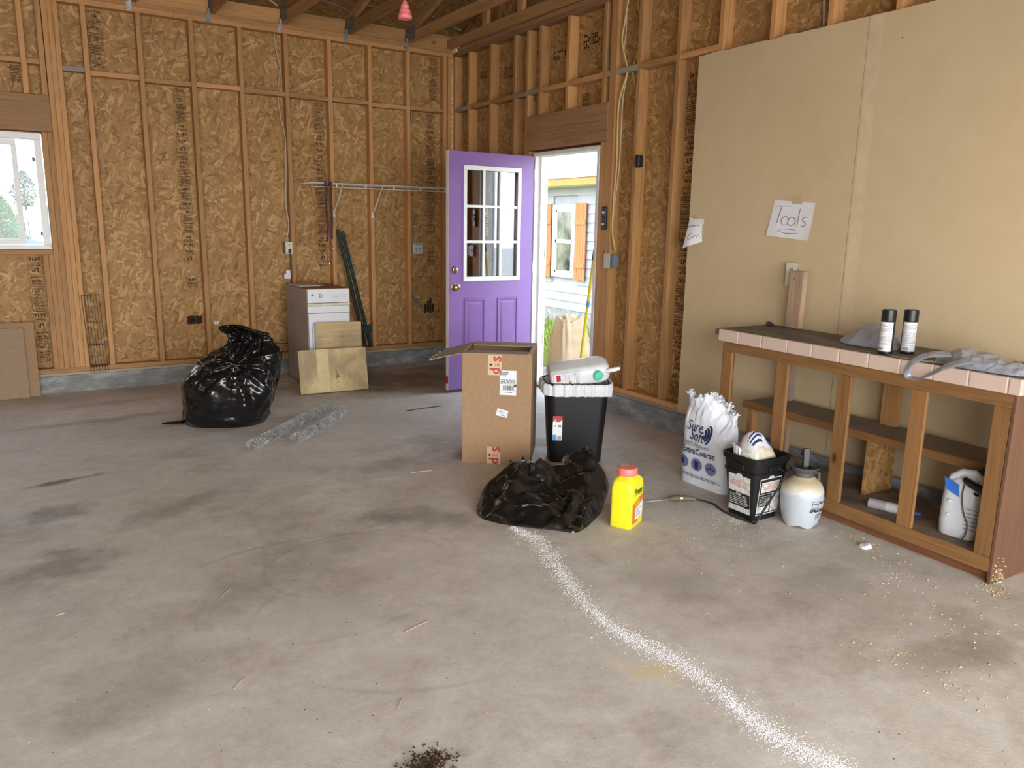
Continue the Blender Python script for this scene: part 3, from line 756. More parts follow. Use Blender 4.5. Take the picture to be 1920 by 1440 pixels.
# ------------------------------------------------------------------ side door and its frame
trim = MB()
trim.box(-.001, .118, -1.548, -1.516, 0, 2.028)                 # hinge jamb
trim.box(-.001, .118, -2.444, -2.414, 0, 2.028)                 # strike jamb
trim.box(-.001, .118, -2.444, -1.516, 2.028, 2.058)             # head
tr = tag(trim.build('trim_1', M['white_paint'], bevel=.002), 'white painted side door frame in the right wall', 'door frame', kind='structure')
MB().box(.119, .136, -1.552, -1.455, -.05, 2.12).build('casing', M['peeling'], tr, bevel=.003)
MB().box(.119, .14, -2.55, -2.41, -.05, 2.12).build('casing', M['peeling'], tr, bevel=.003)
MB().box(.119, .14, -2.409, -1.5525, 2.03, 2.14).build('casing', M['peeling'], tr, bevel=.003)
MB().box(.048, .062, -1.575, -1.5485, 0.02, 2.027).build('door_stop', M['white_paint'], tr)
MB().box(.0, .15, -2.413, -1.549, .001, .022).build('threshold', M['zinc'], tr, bevel=.003)

dr = thing('door_1', (-.010, -1.500, .028), 0, 'open purple garage side door with nine small window panes', 'door'); dr['kind'] = 'structure'
X = lambda wx: wx+.010
m = MB(); y0, y1 = -.045, 0
m.box(-.838, X(-.711)+.02, y0, y1, 0, 2.0).box(X(-.145)-.02, -.004, y0, y1, 0, 2.0)
m.box(X(-.711)+.02, X(-.145)-.02, y0, y1, 1.895, 2.0).box(X(-.711)+.02, X(-.145)-.02, y0, y1, 0, .955)
m.build('door_leaf', M['purple'], dr)
MB().box(-.8400, -.8382, y0+.001, y1, 0, 2.0).build('door_edge', M['white_paint'], dr)
m = MB().box(-.841, -.840, -.043, -.002, .055, .12).build('red_paint_chip', M['red_ink'], dr)
fz0, fz1, fx0, fx1 = .934, 1.892, X(-.711), X(-.145)
m = MB()
for yy0, yy1 in ((y0-.014, y0), (y1, y1+.014)):
    m.box(fx0, fx1, yy0, yy1, fz0, fz0+.038).box(fx0, fx1, yy0, yy1, fz1-.038, fz1).box(fx0, fx0+.030, yy0, yy1, fz0+.038, fz1-.038).box(fx1-.034, fx1, yy0, yy1, fz0+.038, fz1-.038)
wf = m.build('window_frame', M['white_vinyl'], dr, bevel=.003)
m = MB()
gx = [fx0+.030+(fx1-fx0-.064)*k/3 for k in range(4)]; gz = [fz0+.038+(fz1-fz0-.076)*k/3 for k in range(4)]
for yy0, yy1 in ((y0-.008, y0+.004), (y1-.004, y1+.008)):
    for k in (1, 2):
        m.box(gx[k]-.011, gx[k]+.011, yy0, yy1, gz[0], gz[3])
        m.box(gx[0], gx[3], yy0+.0005, yy1-.0005, gz[k]-.011, gz[k]+.011)
m.build('muntin_grid', M['white_vinyl'], wf, bevel=.002)
MB().box(gx[0]-.008, gx[3]+.008, -.026, -.019, gz[0]-.008, gz[3]+.008).build('window_pane', M['glass_door'], wf)
m = MB(); px, pz = gx[1]+.04, gz[2]-.02; pr_ = random.Random(2)
for k in range(9): m.box(px-.008+pr_.uniform(-.005, .005), px+.009+pr_.uniform(-.003, .006), -.0268, -.0262, pz-.03-k*.024, pz+.002-k*.024)
m.build('tape_residue', M['masking'], wf)
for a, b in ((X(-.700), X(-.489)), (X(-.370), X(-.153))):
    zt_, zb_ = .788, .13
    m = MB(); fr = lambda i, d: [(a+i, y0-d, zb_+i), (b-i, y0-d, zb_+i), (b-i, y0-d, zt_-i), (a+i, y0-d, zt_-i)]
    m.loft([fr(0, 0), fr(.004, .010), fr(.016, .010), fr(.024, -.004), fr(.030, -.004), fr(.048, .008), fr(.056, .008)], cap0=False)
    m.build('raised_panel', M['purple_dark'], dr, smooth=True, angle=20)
kb = MB(); kb.m = Matrix.Translation((X(-.793), y0, .888)) @ Matrix.Rotation(pi/2, 4, 'X')
kb.lathe([(.033, 0), (.033, .006), (.013, .010), (.012, .034), (.022, .040), (.029, .052), (.028, .064), (.018, .072), (.008, .073)], 24).build('door_knob', M['brass'], dr, smooth=True)
kb = MB(); kb.m = Matrix.Translation((X(-.793), y0, 1.032)) @ Matrix.Rotation(pi/2, 4, 'X')
kb.lathe([(.031, 0), (.031, .006), (.024, .016), (.015, .018), (.014, .024), (.003, .024)], 24).build('deadbolt', M['brass'], dr, smooth=True)
for z in (.20, 1.0, 1.80): MB().tube([(.006, y0-.004, z), (.006, y0-.004, z+.09)], .006, 8).build('hinge', M['white_paint'], dr, smooth=True)

# ------------------------------------------------------------------ outdoors
def noisy(name, stops, scale, rough=.8, det=5, rot=0):
    t = NT(name); v = t.noise(t.coord(), scale, det, .65); return t.set(t.ramp(v, stops), rough, spec=.15)
M['grass_ground'] = noisy('grass_ground', [(.3, (.10, .12, .02, 1)), (.5, (.20, .22, .045, 1)), (.7, (.34, .32, .13, 1))], 9)
M['field'] = noisy('field', [(.3, (.07, .10, .035, 1)), (.5, (.12, .135, .055, 1)), (.7, (.15, .14, .08, 1))], .08)
M['grass_blade'] = plain('grass_blade', (.22, .27, .035, 1), .6, var=.4, scale=3)
M['leaf_far'] = noisy('leaf_far', [(.3, (.05, .075, .06, 1)), (.6, (.10, .13, .10, 1)), (.8, (.13, .165, .12, 1))], .9)  # distance haze is mixed into the leaf colour as a greyer, bluer green
M['leaf_near'] = noisy('leaf_near', [(.3, (.04, .08, .035, 1)), (.6, (.085, .14, .065, 1)), (.8, (.13, .19, .09, 1))], 1.6)
M['trunk'] = plain('bark', (.12, .08, .05, 1), .9)
M['siding'] = plain('siding', (.35, .345, .37, 1), .7, var=.07, scale=2)
M['fascia'] = plain('fascia', (.36, .23, .05, 1), .6)
M['metal_roof'] = plain('metal_roof', (.80, .79, .76, 1), .4, var=.03)
M['shutter'] = wood_mat('shutter', (.50, .17, .06), 2, knots=False, rvar=.1)
M['block'] = plain('block', (.30, .29, .27, 1), .9, var=.2)
M['drive'] = plain('drive', (.42, .40, .37, 1), .9, var=.15, scale=2)
# ground slopes gently away beyond the side door
m = MB(); m.add([(.2, -9.7, -.06), (.2, 60, -.06), (5.2, 60, -.42), (5.2, -9.7, -.42)], [(0, 3, 2, 1)])
m.add([(5.2, -9.7, -.42), (5.2, 60, -.42), (30, 60, -.6), (30, -9.7, -.6)], [(0, 3, 2, 1)])
yard = tag(m.build('side_yard', M['grass_ground']), 'sunlit weedy lawn outside the side door', 'lawn', kind='structure')
m = MB(); m.add([(-90, .25, -.35), (.2, .25, -.35), (.2, 55, -.45), (-90, 55, -.45), (-90, 120, 3.0), (40, 120, 3.0), (40, 55, -.45)], [(0, 1, 2, 3), (3, 2, 6, 5, 4)])
tag(m.build('field', M['field']), 'pale green field beyond the window', 'field', kind='structure')
m = MB(); m.add([(-40, -40, -.02), (30, -40, -.02), (30, -9.75, -.02), (-40, -9.75, -.02)], [(0, 1, 2, 3)])
tag(m.build('driveway', M['drive']), 'pale driveway in front of the garage', 'driveway', kind='structure')
m = MB(); rs = random.Random(11)
for k in range(5200):
    x = .28+4.4*rs.random()**1.2; y = -2.6+x*1.35+rs.uniform(-1.1, 1.9)*(.5+x*.32)
    z = -.06-(x-.2)*.072; h = rs.uniform(.05, .16)*(1+.3*noise.noise(Vector((x, y, 0))*2)); a = rs.random()*6.28; lx, ly = cos(a)*h*.5, sin(a)*h*.5
    wx, wy = -sin(a)*.006, cos(a)*.006
    m.add([(x-wx, y-wy, z), (x+wx, y+wy, z), (x+lx*.5+wx*.7, y+ly*.5+wy*.7, z+h*.7), (x+lx, y+ly, z+h)], [(0, 1, 2), (0, 2, 3)])
tag(m.build('grass', M['grass_blade']), 'tufts of yellow-green grass between garage and house', 'grass', kind='stuff')

# neighbouring house
HX = 5.0
hs = thing('house', (HX, 3.5, -.42), 0, 'grey lap-sided house with orange shutters seen through the side door', 'house')
Y = lambda y: y-3.5
Z = lambda z: z+.42
m = MB(); z = .28; k = 0
while z < 2.62:
    h = .165
    wy0, wy1, wz0, wz1 = Y(4.50), Y(5.28), Z(.43), Z(1.88)
    def strip(a, b):
        m.hexa([(-.018, a, z), (-.018, b, z), (.02, b, z), (.02, a, z), (-.003, a, z+h-.002), (-.003, b, z+h-.002), (.02, b, z+h-.002), (.02, a, z+h-.002)])
    if z+h < wz0+.02 or z > wz1-.02: strip(-9, 12)
    else: strip(-9, wy0); strip(wy1, 12)
    z += h; k += 1
m.build('siding', M['siding'], hs)
MB().box(.02, 5, -9, 12, .0, 2.6).build('house_core', M['siding'], hs)
MB().box(-.01, .02, -9, 12, -.1, .275).build('foundation', M['block'], hs)
MB().box(-.30, -.26, -9, 12, Z(2.16), Z(2.30)).build('fascia_board', M['fascia'], hs, bevel=.01)
MB().box(-.26, .0, -9, 12, Z(2.16), Z(2.175)).build('soffit', M['white_vinyl'], hs)
m = MB(); m.hexa([(-.32, -9, Z(2.30)), (-.32, 12, Z(2.30)), (3.2, 12, Z(3.38)), (3.2, -9, Z(3.38)), (-.32, -9, Z(2.325)), (-.32, 12, Z(2.325)), (3.2, 12, Z(3.405)), (3.2, -9, Z(3.405))])
y = -9
while y < 12: m.hexa([(-.32, y, Z(2.325)), (-.32, y+.03, Z(2.325)), (3.2, y+.03, Z(3.405)), (3.2, y, Z(3.405)), (-.32, y, Z(2.345)), (-.32, y+.03, Z(2.345)), (3.2, y+.03, Z(3.425)), (3.2, y, Z(3.425))]); y += .23
m.build('roof', M['metal_roof'], hs)
wy0, wy1, wz0, wz1 = Y(4.605), Y(5.165), Z(.56), Z(1.75)
m = MB().box(-.045, .0, wy0-.085, wy1+.085, wz0-.085, wz0).box(-.045, 0, wy0-.085, wy1+.085, wz1, wz1+.085).box(-.045, 0, wy0-.085, wy0, wz0, wz1).box(-.045, 0, wy1, wy1+.085, wz0, wz1)
zm = (wz0+wz1)/2
m.box(-.03, 0, wy0, wy1, zm-.035, zm+.035).box(-.03, 0, wy0, wy0+.04, wz0, wz1).box(-.03, 0, wy1-.04, wy1, wz0, wz1).box(-.03, 0, wy0, wy1, wz0, wz0+.04).box(-.03, 0, wy0, wy1, wz1-.04, wz1)
hw = m.build('window', M['white_vinyl'], hs)
MB().box(-.012, -.008, wy0, wy1, wz0, wz1).build('window_pane', M['glass_house'], hw)
for a in (wy0-.44, wy1+.115):
    m = MB()
    for k in range(4): m.box(-.065, -.046, a+k*.081, a+k*.081+.076, wz0-.12+.01*(k % 2), wz1+.11)
    m.box(-.085, -.065, a-.003, a+.325, wz1-.28, wz1-.18).box(-.085, -.065, a-.003, a+.325, wz0+.12, wz0+.22)
    m.build('shutter', M['shutter'], hs, bevel=.003)

# trees, vehicles beyond the window
def tree(x, y, zb_, h, rad, mat, label, seed, group=None, trunk_r=.12):
    t = thing('tree', (x, y, zb_), 0, label, 'tree', group)
    MB().tube([(0, 0, 0), (0, 0, h*.75)], [trunk_r, trunk_r*.4], 8).build('trunk', M['trunk'], t)
    m = MB(); rs = random.Random(seed)
    for k in range(3600):
        u = rs.random(); a = rs.random()*6.283
        zz = h*(.12+.88*u); env = rad*(sin(pi*(.12+.84*u))**.8)*(1-.35*u)
        r_ = env*sqrt(rs.random())*(1+.25*noise.noise(Vector((cos(a), sin(a), u*3))*2))
        c = Vector((r_*cos(a), r_*sin(a), zz)); s_ = rad*rs.uniform(.035, .075)
        n1 = Vector((rs.gauss(0, 1), rs.gauss(0, 1), rs.gauss(0, 1))).normalized(); n2 = n1.orthogonal().normalized()
        m.add([c-n1*s_, c+n2*s_*.6, c+n1*s_, c-n2*s_*.6], [(0, 1, 2, 3)])
    m.build('foliage', mat, t)
tree(-4.30, 24, -.45, 2.55, .85, M['leaf_near'], 'bushy green tree nearest outside the garage window', 1)
for k, (x, y, h, r_) in enumerate(((-6.6, 90, 4.6, 1.9), (-2.6, 104, 4.6, 1.9), (1.2, 92, 4.2, 1.8), (-11.0, 103, 5.4, 2.2))):
    tree(x, y, -.45+(y-55)*.0531, h, r_, M['leaf_far'], ('hazy far tree just left of the window middle bar', 'hazy far tree right of the window middle bar',
         'hazy far tree nearest the window right edge', 'tall hazy far tree at the left of the window')[k], 20+k, 'trees along the skyline')
M['van_white'] = plain('van_white', (.30, .30, .31, 1), .4)
M['dark_glass'] = plain('dark_glass', (.02, .025, .03, 1), .15)
M['car_blue'] = plain('car_blue', (.10, .14, .20, 1), .3)
v = thing('truck', (-2.35, 47, -.5), radians(8), 'white box truck parked in the field beyond the window', 'truck')
MB().box(-1.0, 1.6, -1, 1, .45, 2.3).build('cargo_box', M['van_white'], v, bevel=.03)
MB().box(-2.0, -1.0, -.95, .95, .45, 1.75).build('cab', M['van_white'], v, bevel=.1)
MB().box(-1.8, -1.2, -.97, -.94, 1.1, 1.6).build('cab_window', M['dark_glass'], v)
for x in (-1.5, 1.0):
    m = MB(); m.m = Matrix.Translation((x, -.85, .35)) @ Matrix.Rotation(pi/2, 4, 'X'); m.lathe([(.35, -.12), (.35, .12)], 16).build('wheel', M['black_rubber'], v)
v = thing('car', (-4.55, 33, -.5), radians(4), 'dark blue car parked below the tree beyond the window', 'car')
m = MB(); sec = [(-2.1, .45), (-2.0, .8), (-1.2, .95), (-.6, 1.38), (.7, 1.40), (1.3, .98), (2.05, .85), (2.15, .45), (2.1, .3), (-2.05, .3)]
n_ = len(sec); m.add([(a, -.85, b) for a, b in sec]+[(a, .85, b) for a, b in sec], [tuple(range(n_-1, -1, -1)), tuple(range(n_, 2*n_))]+[(k, (k+1) % n_, n_+(k+1) % n_, n_+k) for k in range(n_)])
m.build('body', M['car_blue'], v, bevel=.05)
MB().box(-.55, .65, -.865, -.85, .98, 1.3).build('side_window', M['dark_glass'], v)
for x in (-1.3, 1.35):
    m = MB(); m.m = Matrix.Translation((x, -.8, .32)) @ Matrix.Rotation(pi/2, 4, 'X'); m.lathe([(.32, -.1), (.32, .1)], 16).build('wheel', M['black_rubber'], v)

# ================================================================== THINGS IN THE GARAGE
# ---- cardboard leaning flat against the back wall, far left
def lean_sheet(name, x0, x1, h, y0, y1, th, mat, label, cat, parent=None):
    t = thing(name, (x0, y0, 0), 0, label, cat)
    w_ = x1-x0; a = atan2(y1-y0, h)
    m = MB(); m.m = Matrix.Rotation(-a, 4, 'X')
    m.box(0, w_, -th, 0, .002, h)
    return t, m
t = thing('cardboard_sheet', (-4.75, -.135, .0), 0, 'flat cardboard sheet standing in front, left of its pair by the wall', 'cardboard')
m = MB(); m.m = Matrix.Rotation(radians(-5.5), 4, 'X'); m.box(0, .83, -.006, 0, .002, .565); m.build('sheet', M['cardboard_gray'], t, bevel=.001)
t = thing('cardboard_sheet', (-4.68, -.105, .0), 0, 'flat cardboard sheet behind, its edge nearest the wire grate', 'cardboard')
m = MB(); m.m = Matrix.Rotation(radians(-6), 4, 'X'); m.box(0, .835, -.006, 0, .002, .605); m.build('sheet', M['cardboard'], t, bevel=.001)

# ---- wire grate leaning on the curb
t = thing('wire_grate', (-3.462, -.020, ZC), 0, 'narrow black wire grate leaning on the studs left of the garbage bag', 'grate')
m = MB(); m.m = Matrix.Rotation(radians(-.8), 4, 'X') @ Matrix.Rotation(radians(-2), 4, 'Y')
for k in range(7): m.tube([(k*.0215, -.004, .004), (k*.0215, -.004, .665)], .0024 if k in (0, 6) else .0018, 6)
for z in (.055, .06, .24, .245, .43, .662): m.tube([(0, -.008, z), (.129, -.008, z)], .0022, 6)
m.build('grate', M['rust_wire'], t)
t.name = 'wire_grate'

# ---- white undercounter appliance with brown sides
t = thing('trash_compactor', (-1.82, -.155, 0), 0, 'narrow white front kitchen appliance with brown side panels, against the back wall', 'appliance')
W, DP, H = .385, .615, .868
m = MB().box(0, .006, -DP, 0, .01, H-.006).box(W-.006, W, -DP, 0, .01, H-.006); m.build('side_panel', M['cabinet_side'], t, bevel=.002)
MB().box(0, W, -DP-.002, 0, H-.006, H).build('top_panel', M['cabinet_top'], t, bevel=.002)
MB().box(.006, W-.006, -.02, 0, .01, H-.006).build('back_panel', M['cabinet_side'], t)
fr = MB().box(.006, W-.004, -DP-.012, -DP+.02, .745, H-.004).build('control_panel', M['white_enamel'], t, bevel=.004)
m = MB(); m.m = Matrix.Translation((.045, -DP-.012, .815)) @ Matrix.Rotation(pi/2, 4, 'X'); m.lathe([(.011, 0), (.011, .003), (.008, .004)], 20).build('lock_disc', M['navy_mid'], fr)
m = MB(); m.m = Matrix.Translation((0, -DP-.0125, 0)) @ Matrix.Rotation(pi/2, 4, 'X')
m.text('D', .050, .118, .805, bold=.01, sx=.9); m.build('letter', M['pencil'], fr)
m = MB(); m.m = Matrix.Translation((0, -DP-.0125, 0)) @ Matrix.Rotation(pi/2, 4, 'X')
for a in (.235, .305):
    m = MB(); m.m = Matrix.Translation((0, -DP-.0125, 0)) @ Matrix.Rotation(pi/2, 4, 'X')
    m.rect(a, a+.045, .812, .8135).rect(a, a+.045, .792, .7935).rect(a, a+.0015, .792, .812).rect(a+.0435, a+.045, .792, .812)
    m.build('button_outline', M['navy_mid'], fr)
MB().box(.002, W-.002, -DP-.022, -DP+.01, .718, .742).build('drawer_handle', M['cream_enamel'], t, bevel=.006)
MB().box(.006, W-.004, -DP-.008, -DP+.02, .655, .716).build('handle_recess', M['white_enamel'], t, bevel=.004)
MB().box(.008, W-.006, -DP-.010, -DP+.02, .12, .652).build('drawer_front', M['white_enamel'], t, bevel=.004)
MB().box(.02, W-.02, -DP+.04, -DP+.08, .0, .12).build('toe_kick', M['black_plastic'], t)
m = MB()
for a in (.05, .33):
    m = MB(); m.m = Matrix.Translation((a, -DP-.011, .50)) @ Matrix.Rotation(pi/2, 4, 'X'); m.lathe([(.006, 0), (.006, .003)], 12)
    m.build('screw', M['gray_ink'], t)
o = thing('tray', (-1.80, -.50, .868), radians(2), 'thin white sheet lying on top of the appliance', 'tray')
MB().box(0, .20, 0, .30, .0, .006).build('sheet', M['label_white'], o, bevel=.002)
MB().box(.03, .225, -.03, .24, .0065, .010).build('sheet', M['tape_tan'], o)

# ---- boards leaning against the appliance
o = thing('white_panel', (-1.835, -.855, 0), 0, 'white panel behind the smaller board, leaning on the appliance', 'board')
m = MB(); m.m = Matrix.Rotation(radians(-5.5), 4, 'X'); m.box(.045, .42, -.014, 0, .003, .565); m.build('panel', M['white_enamel'], o, bevel=.002)
m = MB(); m.m = Matrix.Rotation(radians(-5.5), 4, 'X')
m.box(.19, .215, -.014, 0, .565, .568); m.build('chipped_edge', M['ply2'], o)
o = thing('wooden_board', (-1.80, -.905, 0), radians(-1), 'smaller stained plywood board behind the larger one', 'board')
m = MB(); m.m = Matrix.Rotation(radians(-5.5), 4, 'X') @ Matrix.Rotation(radians(1.2), 4, 'Y'); m.box(.0, .415, -.016, 0, .010, .588); m.build('board', M['ply2'], o, bevel=.002)
o = thing('wooden_board', (-1.985, -1.030, 0), radians(-3.5), 'larger plywood board in front with a pale stripe and dark spot', 'board')
R0 = Matrix.Rotation(radians(-10.5), 4, 'X')
m = MB(); m.m = R0; m.box(.022, .592, -.018, 0, .004, .375); bd = m.build('board', M['ply'], o, bevel=.002)
m = MB(); m.m = R0; m.box(.155, .255, -.0186, -.0182, .006, .373); m.build('pale_stripe', plain('pale_ply', (.60, .47, .25, 1), .6), bd)
m = MB(); m.m = R0; rs = random.Random(4)
for k in range(30):
    a = rs.gauss(.325, .008); b = rs.gauss(.145, .013); m.tube([(a, -.0183, b), (a+.001, -.0192, b+.001)], rs.uniform(.002, .005), 6)
m.build('dark_spot', M['ink'], bd)
m = MB(); m.m = R0; m.box(.0, .0215, -.026, -.004, .004, .372); m.build('edge_strip', M['ply2'], o, bevel=.001)

# ---- green fence posts
for k, (bx_, tx, bz, tz, lab) in enumerate(((-1.005, -1.265, .205, 1.365, 'dark green metal fence post, left of the leaning pair'), (-.962, -1.232, .205, 1.352, 'dark green metal fence post, right of the leaning pair'))):
    o = thing('fence_post', (bx_, -.028-.032*k, bz), 0, lab, 'fence post', 'green fence posts leaning by the appliance')
    L = sqrt((tx-bx_)**2+(tz-bz)**2); ang = atan2(tx-bx_, tz-bz)
    m = MB(); m.m = Matrix.Rotation(ang, 4, 'Y')
    m.box(-.014, -.011, -.022, 0, 0, L).box(.011, .014, -.022, 0, 0, L).box(-.014, .014, -.003, 0, 0, L)
    for z in [.12*j+.1 for j in range(9)]: m.box(-.006, .006, -.026, -.002, z, z+.012)
    m.build('post', M['green_post'], o, bevel=.0008)
    m = MB(); m.m = Matrix.Rotation(ang, 4, 'Y'); m.prism([(-.02, 0), (.02, 0)], 0, 0) if False else None
    m.hexa([(-.045, -.026-.004*k, .155), (.045, -.026-.004*k, .155), (.045, -.0235-.004*k, .155), (-.045, -.0235-.004*k, .155), (-.052, -.026-.004*k, .23), (.052, -.026-.004*k, .23), (.052, -.0235-.004*k, .23), (-.052, -.0235-.004*k, .23)])
    m.build('anchor_plate', M['green_post'], o)

# ---- wire closet shelf
o = thing('wire_shelf', (0, 0, 0), 0, 'white wire closet shelf fixed to the back wall studs', 'shelf')
zs = 1.787
m = MB()
for y in (-.012, -.10, -.20, -.297): m.tube([(-1.605, y, zs), (-.165, y, zs)], .0035, 6)
x = -1.60
while x < -.17: m.tube([(x, -.008, zs+.003), (x, -.300, zs+.003), (x, -.3035, zs-.002)], .0014, 5); x += .0255
m.build('wire_deck', M['white_wire'], o, smooth=True)
m = MB(); m.tube([(-1.57, -.303, zs-.036), (-.165, -.303, zs-.036)], .0035, 6)
for x in (-1.36, -1.075, -.79, -.51, -.24): m.box(x-.006, x+.006, -.306, -.299, zs-.038, zs)
m.build('front_lip', M['white_wire'], o, smooth=True)
for x in (-1.288, -.890):
    m = MB().tube([(x, -.012, 1.515), (x, -.27, zs-.006), (x, -.297, zs-.004)], .0065, 8)
    m.box(x-.012, x+.012, -.009, 0, 1.485, 1.545)
    m.build('brace', M['white_wire'], o, smooth=True)

# ---- leashes hanging from the shelf
def leash(x, y, top, bot, w_, label, chain_to, seed):
    o = thing('leash', (x, y, top), 0, label, 'leash', 'leashes hanging from the wire shelf')
    m = MB(); rs = random.Random(seed)
    L = top-bot; N = 14
    for s_, off in ((1, .0), (-1, .014)):
        pts = []
        for k in range(N+1):
            z = -L*k/N+ (.0); dx = .004*sin(k*.7+seed)+off*(.6 if s_ < 0 else -.4)
            pts.append((dx, -.007*s_+.002*sin(k), z))
        vs = [(p[0]+q*w_/2, p[1]+d, p[2]) for p in pts for q, d in ((-1, 0), (1, 0), (1, .0025), (-1, .0025))]
        n = len(pts); fs = []
        for i in range(n-1):
            for k in range(4): fs.append((i*4+k, i*4+(k+1) % 4, (i+1)*4+(k+1) % 4, (i+1)*4+k))
        m.add(vs, fs)
    m.box(-w_*.75, w_*.75, -.012, .016, -.02, .022)
    m.build('strap', M['maroon'], o)
    m = MB(); z = bot-top; k = 0
    while z > chain_to-top:
        r_ = .008
        ring = [(r_*.6*cos(a) if k % 2 else 0.0, 0 if k % 2 else r_*.6*cos(a), z-.010+r_*1.25*sin(a)) for a in [2*pi*j/12 for j in range(13)]]
        m.tube(ring, .0030, 5, cap=False); z -= .0165; k += 1
    ring = [(.014*cos(a), 0, z-.014+.016*sin(a)) for a in [2*pi*j/16 for j in range(17)]]
    m.tube(ring, .0042, 5, cap=False)
    m.build('chain', M['steel'], o, smooth=True)
leash(-1.462, -.3035, 1.775, 1.262, .018, 'maroon leash with the longer chain, left of the hanging pair', 1.09, 1)
leash(-1.420, -.3045, 1.775, 1.285, .020, 'maroon leash with the shorter chain, right of the hanging pair', 1.225, 2)

# ---- outlet, plug and cable on the back wall
o = thing('outlet_box', (-1.77, 0, 1.137), 0, 'ivory wall outlet with black plug on the back wall stud', 'outlet')
MB().box(0, .008, .0, .06, -.0, .108).build('junction_box', M['box_blue'], o)
MB().box(.005, .071, -.006, -.0002, -.002, .110).build('cover_plate', M['ivory'], o, bevel=.002)
m = MB()
for z in (.033, .078): MB().box(.022, .052, -.0085, -.006, z-.016, z+.016).build('socket', M['ivory'], o, bevel=.003)
for a in (.031, .040): MB().box(a, a+.003, -.009, -.0084, .078, .089).build('slot', M['black_plastic'], o)
m = MB().box(.027, .052, -.030, -.0088, .008, .045); pl = m.build('plug', M['black_plastic'], o, bevel=.005)
cable('power_cord', [(.040, -.028, .012), (.034, -.020, -.10), (.040, -.014, -.25), (.030, -.016, -.42), (.04, -.10, -.60), (.0, -.07, -.82), (-.16, -.05, -.84), (-.32, -.045, -.93), (-.42, -.045, -.97)], .0038, M['black_plastic'], pl)
o2 = tag(MB().box(-1.792, -1.730, -.020, -.014, .905, .955).box(-1.775, -1.735, -.026, -.020, .93, .985).build('cord_tag', M['paper'], None, bevel=.002), 'small white paper tag on the cord below the outlet', 'tag')
c1 = cable('romex_cable', [(-1.775, .05, 3.08), (-1.765, .05, 2.95), (-1.735, .045, 2.80), (-1.745, .05, 2.70), (-1.765, .05, 2.55), (-1.745, .045, 2.35), (-1.722, .02, 2.2), (-1.722, .03, 1.9), (-1.735, .03, 1.6), (-1.718, .03, 1.4), (-1.745, .04, 1.25)], .0045, M['romex_white'], None)
tag(c1, 'white electrical cable running down to the outlet on the back wall', 'cable')
# second cable by the corner and stub pipe
c1 = cable('gray_cable', [(-.455, .04, 3.08), (-.475, .05, 2.95), (-.480, .05, 2.8), (-.455, .05, 2.6), (-.435, .05, 2.5), (-.46, .05, 2.3), (-.465, .05, 1.9), (-.462, .04, 1.5), (-.44, .045, 1.25)], .006, M['zinc'], None)
tag(c1, 'grey cable in the stud bay beside the corner', 'cable')
o = thing('opener_panel', (-.457, -.004, 1.131), 0, 'white square control plate on the stud bay left of the purple door', 'control panel')
MB().box(0, .104, -.006, .03, 0, .112).build('cover_plate', M['switch_white'], o, bevel=.003)
m = MB()
m.rect(.018, .086, .092, .099, fn=lambda a, b: (a, -.0065, b))
m.build('lettering', M['gray_ink'], o)
m = MB()
for a in (.035, .07):
    for b in (.030, .052): MB().box(a-.009, a+.009, -.009, -.006, b-.007, b+.007).build('button', M['gray_ink'], o)
MB().tube([(-.445, .06, .70), (-.315, .06, .53)], .012, 8).build('pipe_stub', M['zinc'], wall_back, smooth=True)
m = MB()
for k in range(4): m.box(-.285+k*.028, -.267+k*.028, D-.012, D-.001, .50+.02*(k % 2), .60+.03*(k % 3))
m.build('tar_patch', M['ink'], wall_back)

# ---- pink pendant
o = thing('pendant_handle', (-1.695, -2.575, 2.698), 0, 'pink stepped plastic pendant hanging from the roof truss', 'pendant')
m = MB(); m.lathe([(.040, 0), (.044, .004), (.045, .018), (.037, .030), (.035, .052), (.027, .060), (.025, .082), (.016, .090), (.015, .098), (.006, .106), (.005, .112)], 28, ).build('bell', M['pink'], o, smooth=True, angle=35)
MB().tube([(0, 0, .11), (0, 0, ZP-2.698+.004)], .004, 8).build('cord', M['pink'], o)

# ---- cables, switch, remote on the right wall
def tagged(o, l, c, g=None): return tag(o, l, c, g)
tagged(cable('romex_cable', [(-.004+.02, -2.70, 3.08), (.02, -2.655, 2.90), (.0+.015, -2.642, 2.78), (.015, -2.70, 2.62), (.02, -2.715, 2.56), (.015, -2.66, 2.42), (.012, -2.635, 2.28), (.0+.012, -2.642, 1.9), (.012, -2.622, 1.60), (.012, -2.625, 1.40), (.02, -2.66, 1.26)], .0065, M['romex'], None), 'thick yellow electrical cable running down beside the door to the switch', 'cable', 'cables beside the side door')
tagged(cable('romex_cable', [(.03, -2.655, 3.08), (.035, -2.66, 2.85), (.03, -2.65, 2.7), (.035, -2.69, 2.55), (.03, -2.66, 2.35), (.028, -2.655, 1.9), (.028, -2.612+.0, 1.55), (.026, -2.612, 1.36), (.03, -2.64, 1.26)], .0045, M['romex_white'], None), 'thin white cable behind the yellow one beside the door', 'cable', 'cables beside the side door')
tagged(cable('romex_cable', [(.05, -2.745, 3.08), (.05, -2.80, 2.85), (.05, -2.79, 2.70), (.05, -2.735, 2.58), (.05, -2.77, 2.45), (.05, -2.81, 2.38)], .0055, M['romex'], None), 'short yellow cable crossing the stud bay right of the door cables', 'cable', 'cables beside the side door')
tagged(cable('romex_cable', [(.05, -4.30, 3.08), (.05, -4.33, 2.85), (.05, -4.36, 2.56)], .005, M['romex_white'], None), 'white cable dropping behind the plasterboard edge', 'cable')
o = thing('light_switch', (0, -2.645, 1.128), 0, 'white light switch with blue box on the post beside the door', 'light switch')
MB().box(-.0, .05, -.115, -.003, .0, .10).build('junction_box', M['box_blue'], o, bevel=.003)
o.location = (-.012, -2.57, 1.128)
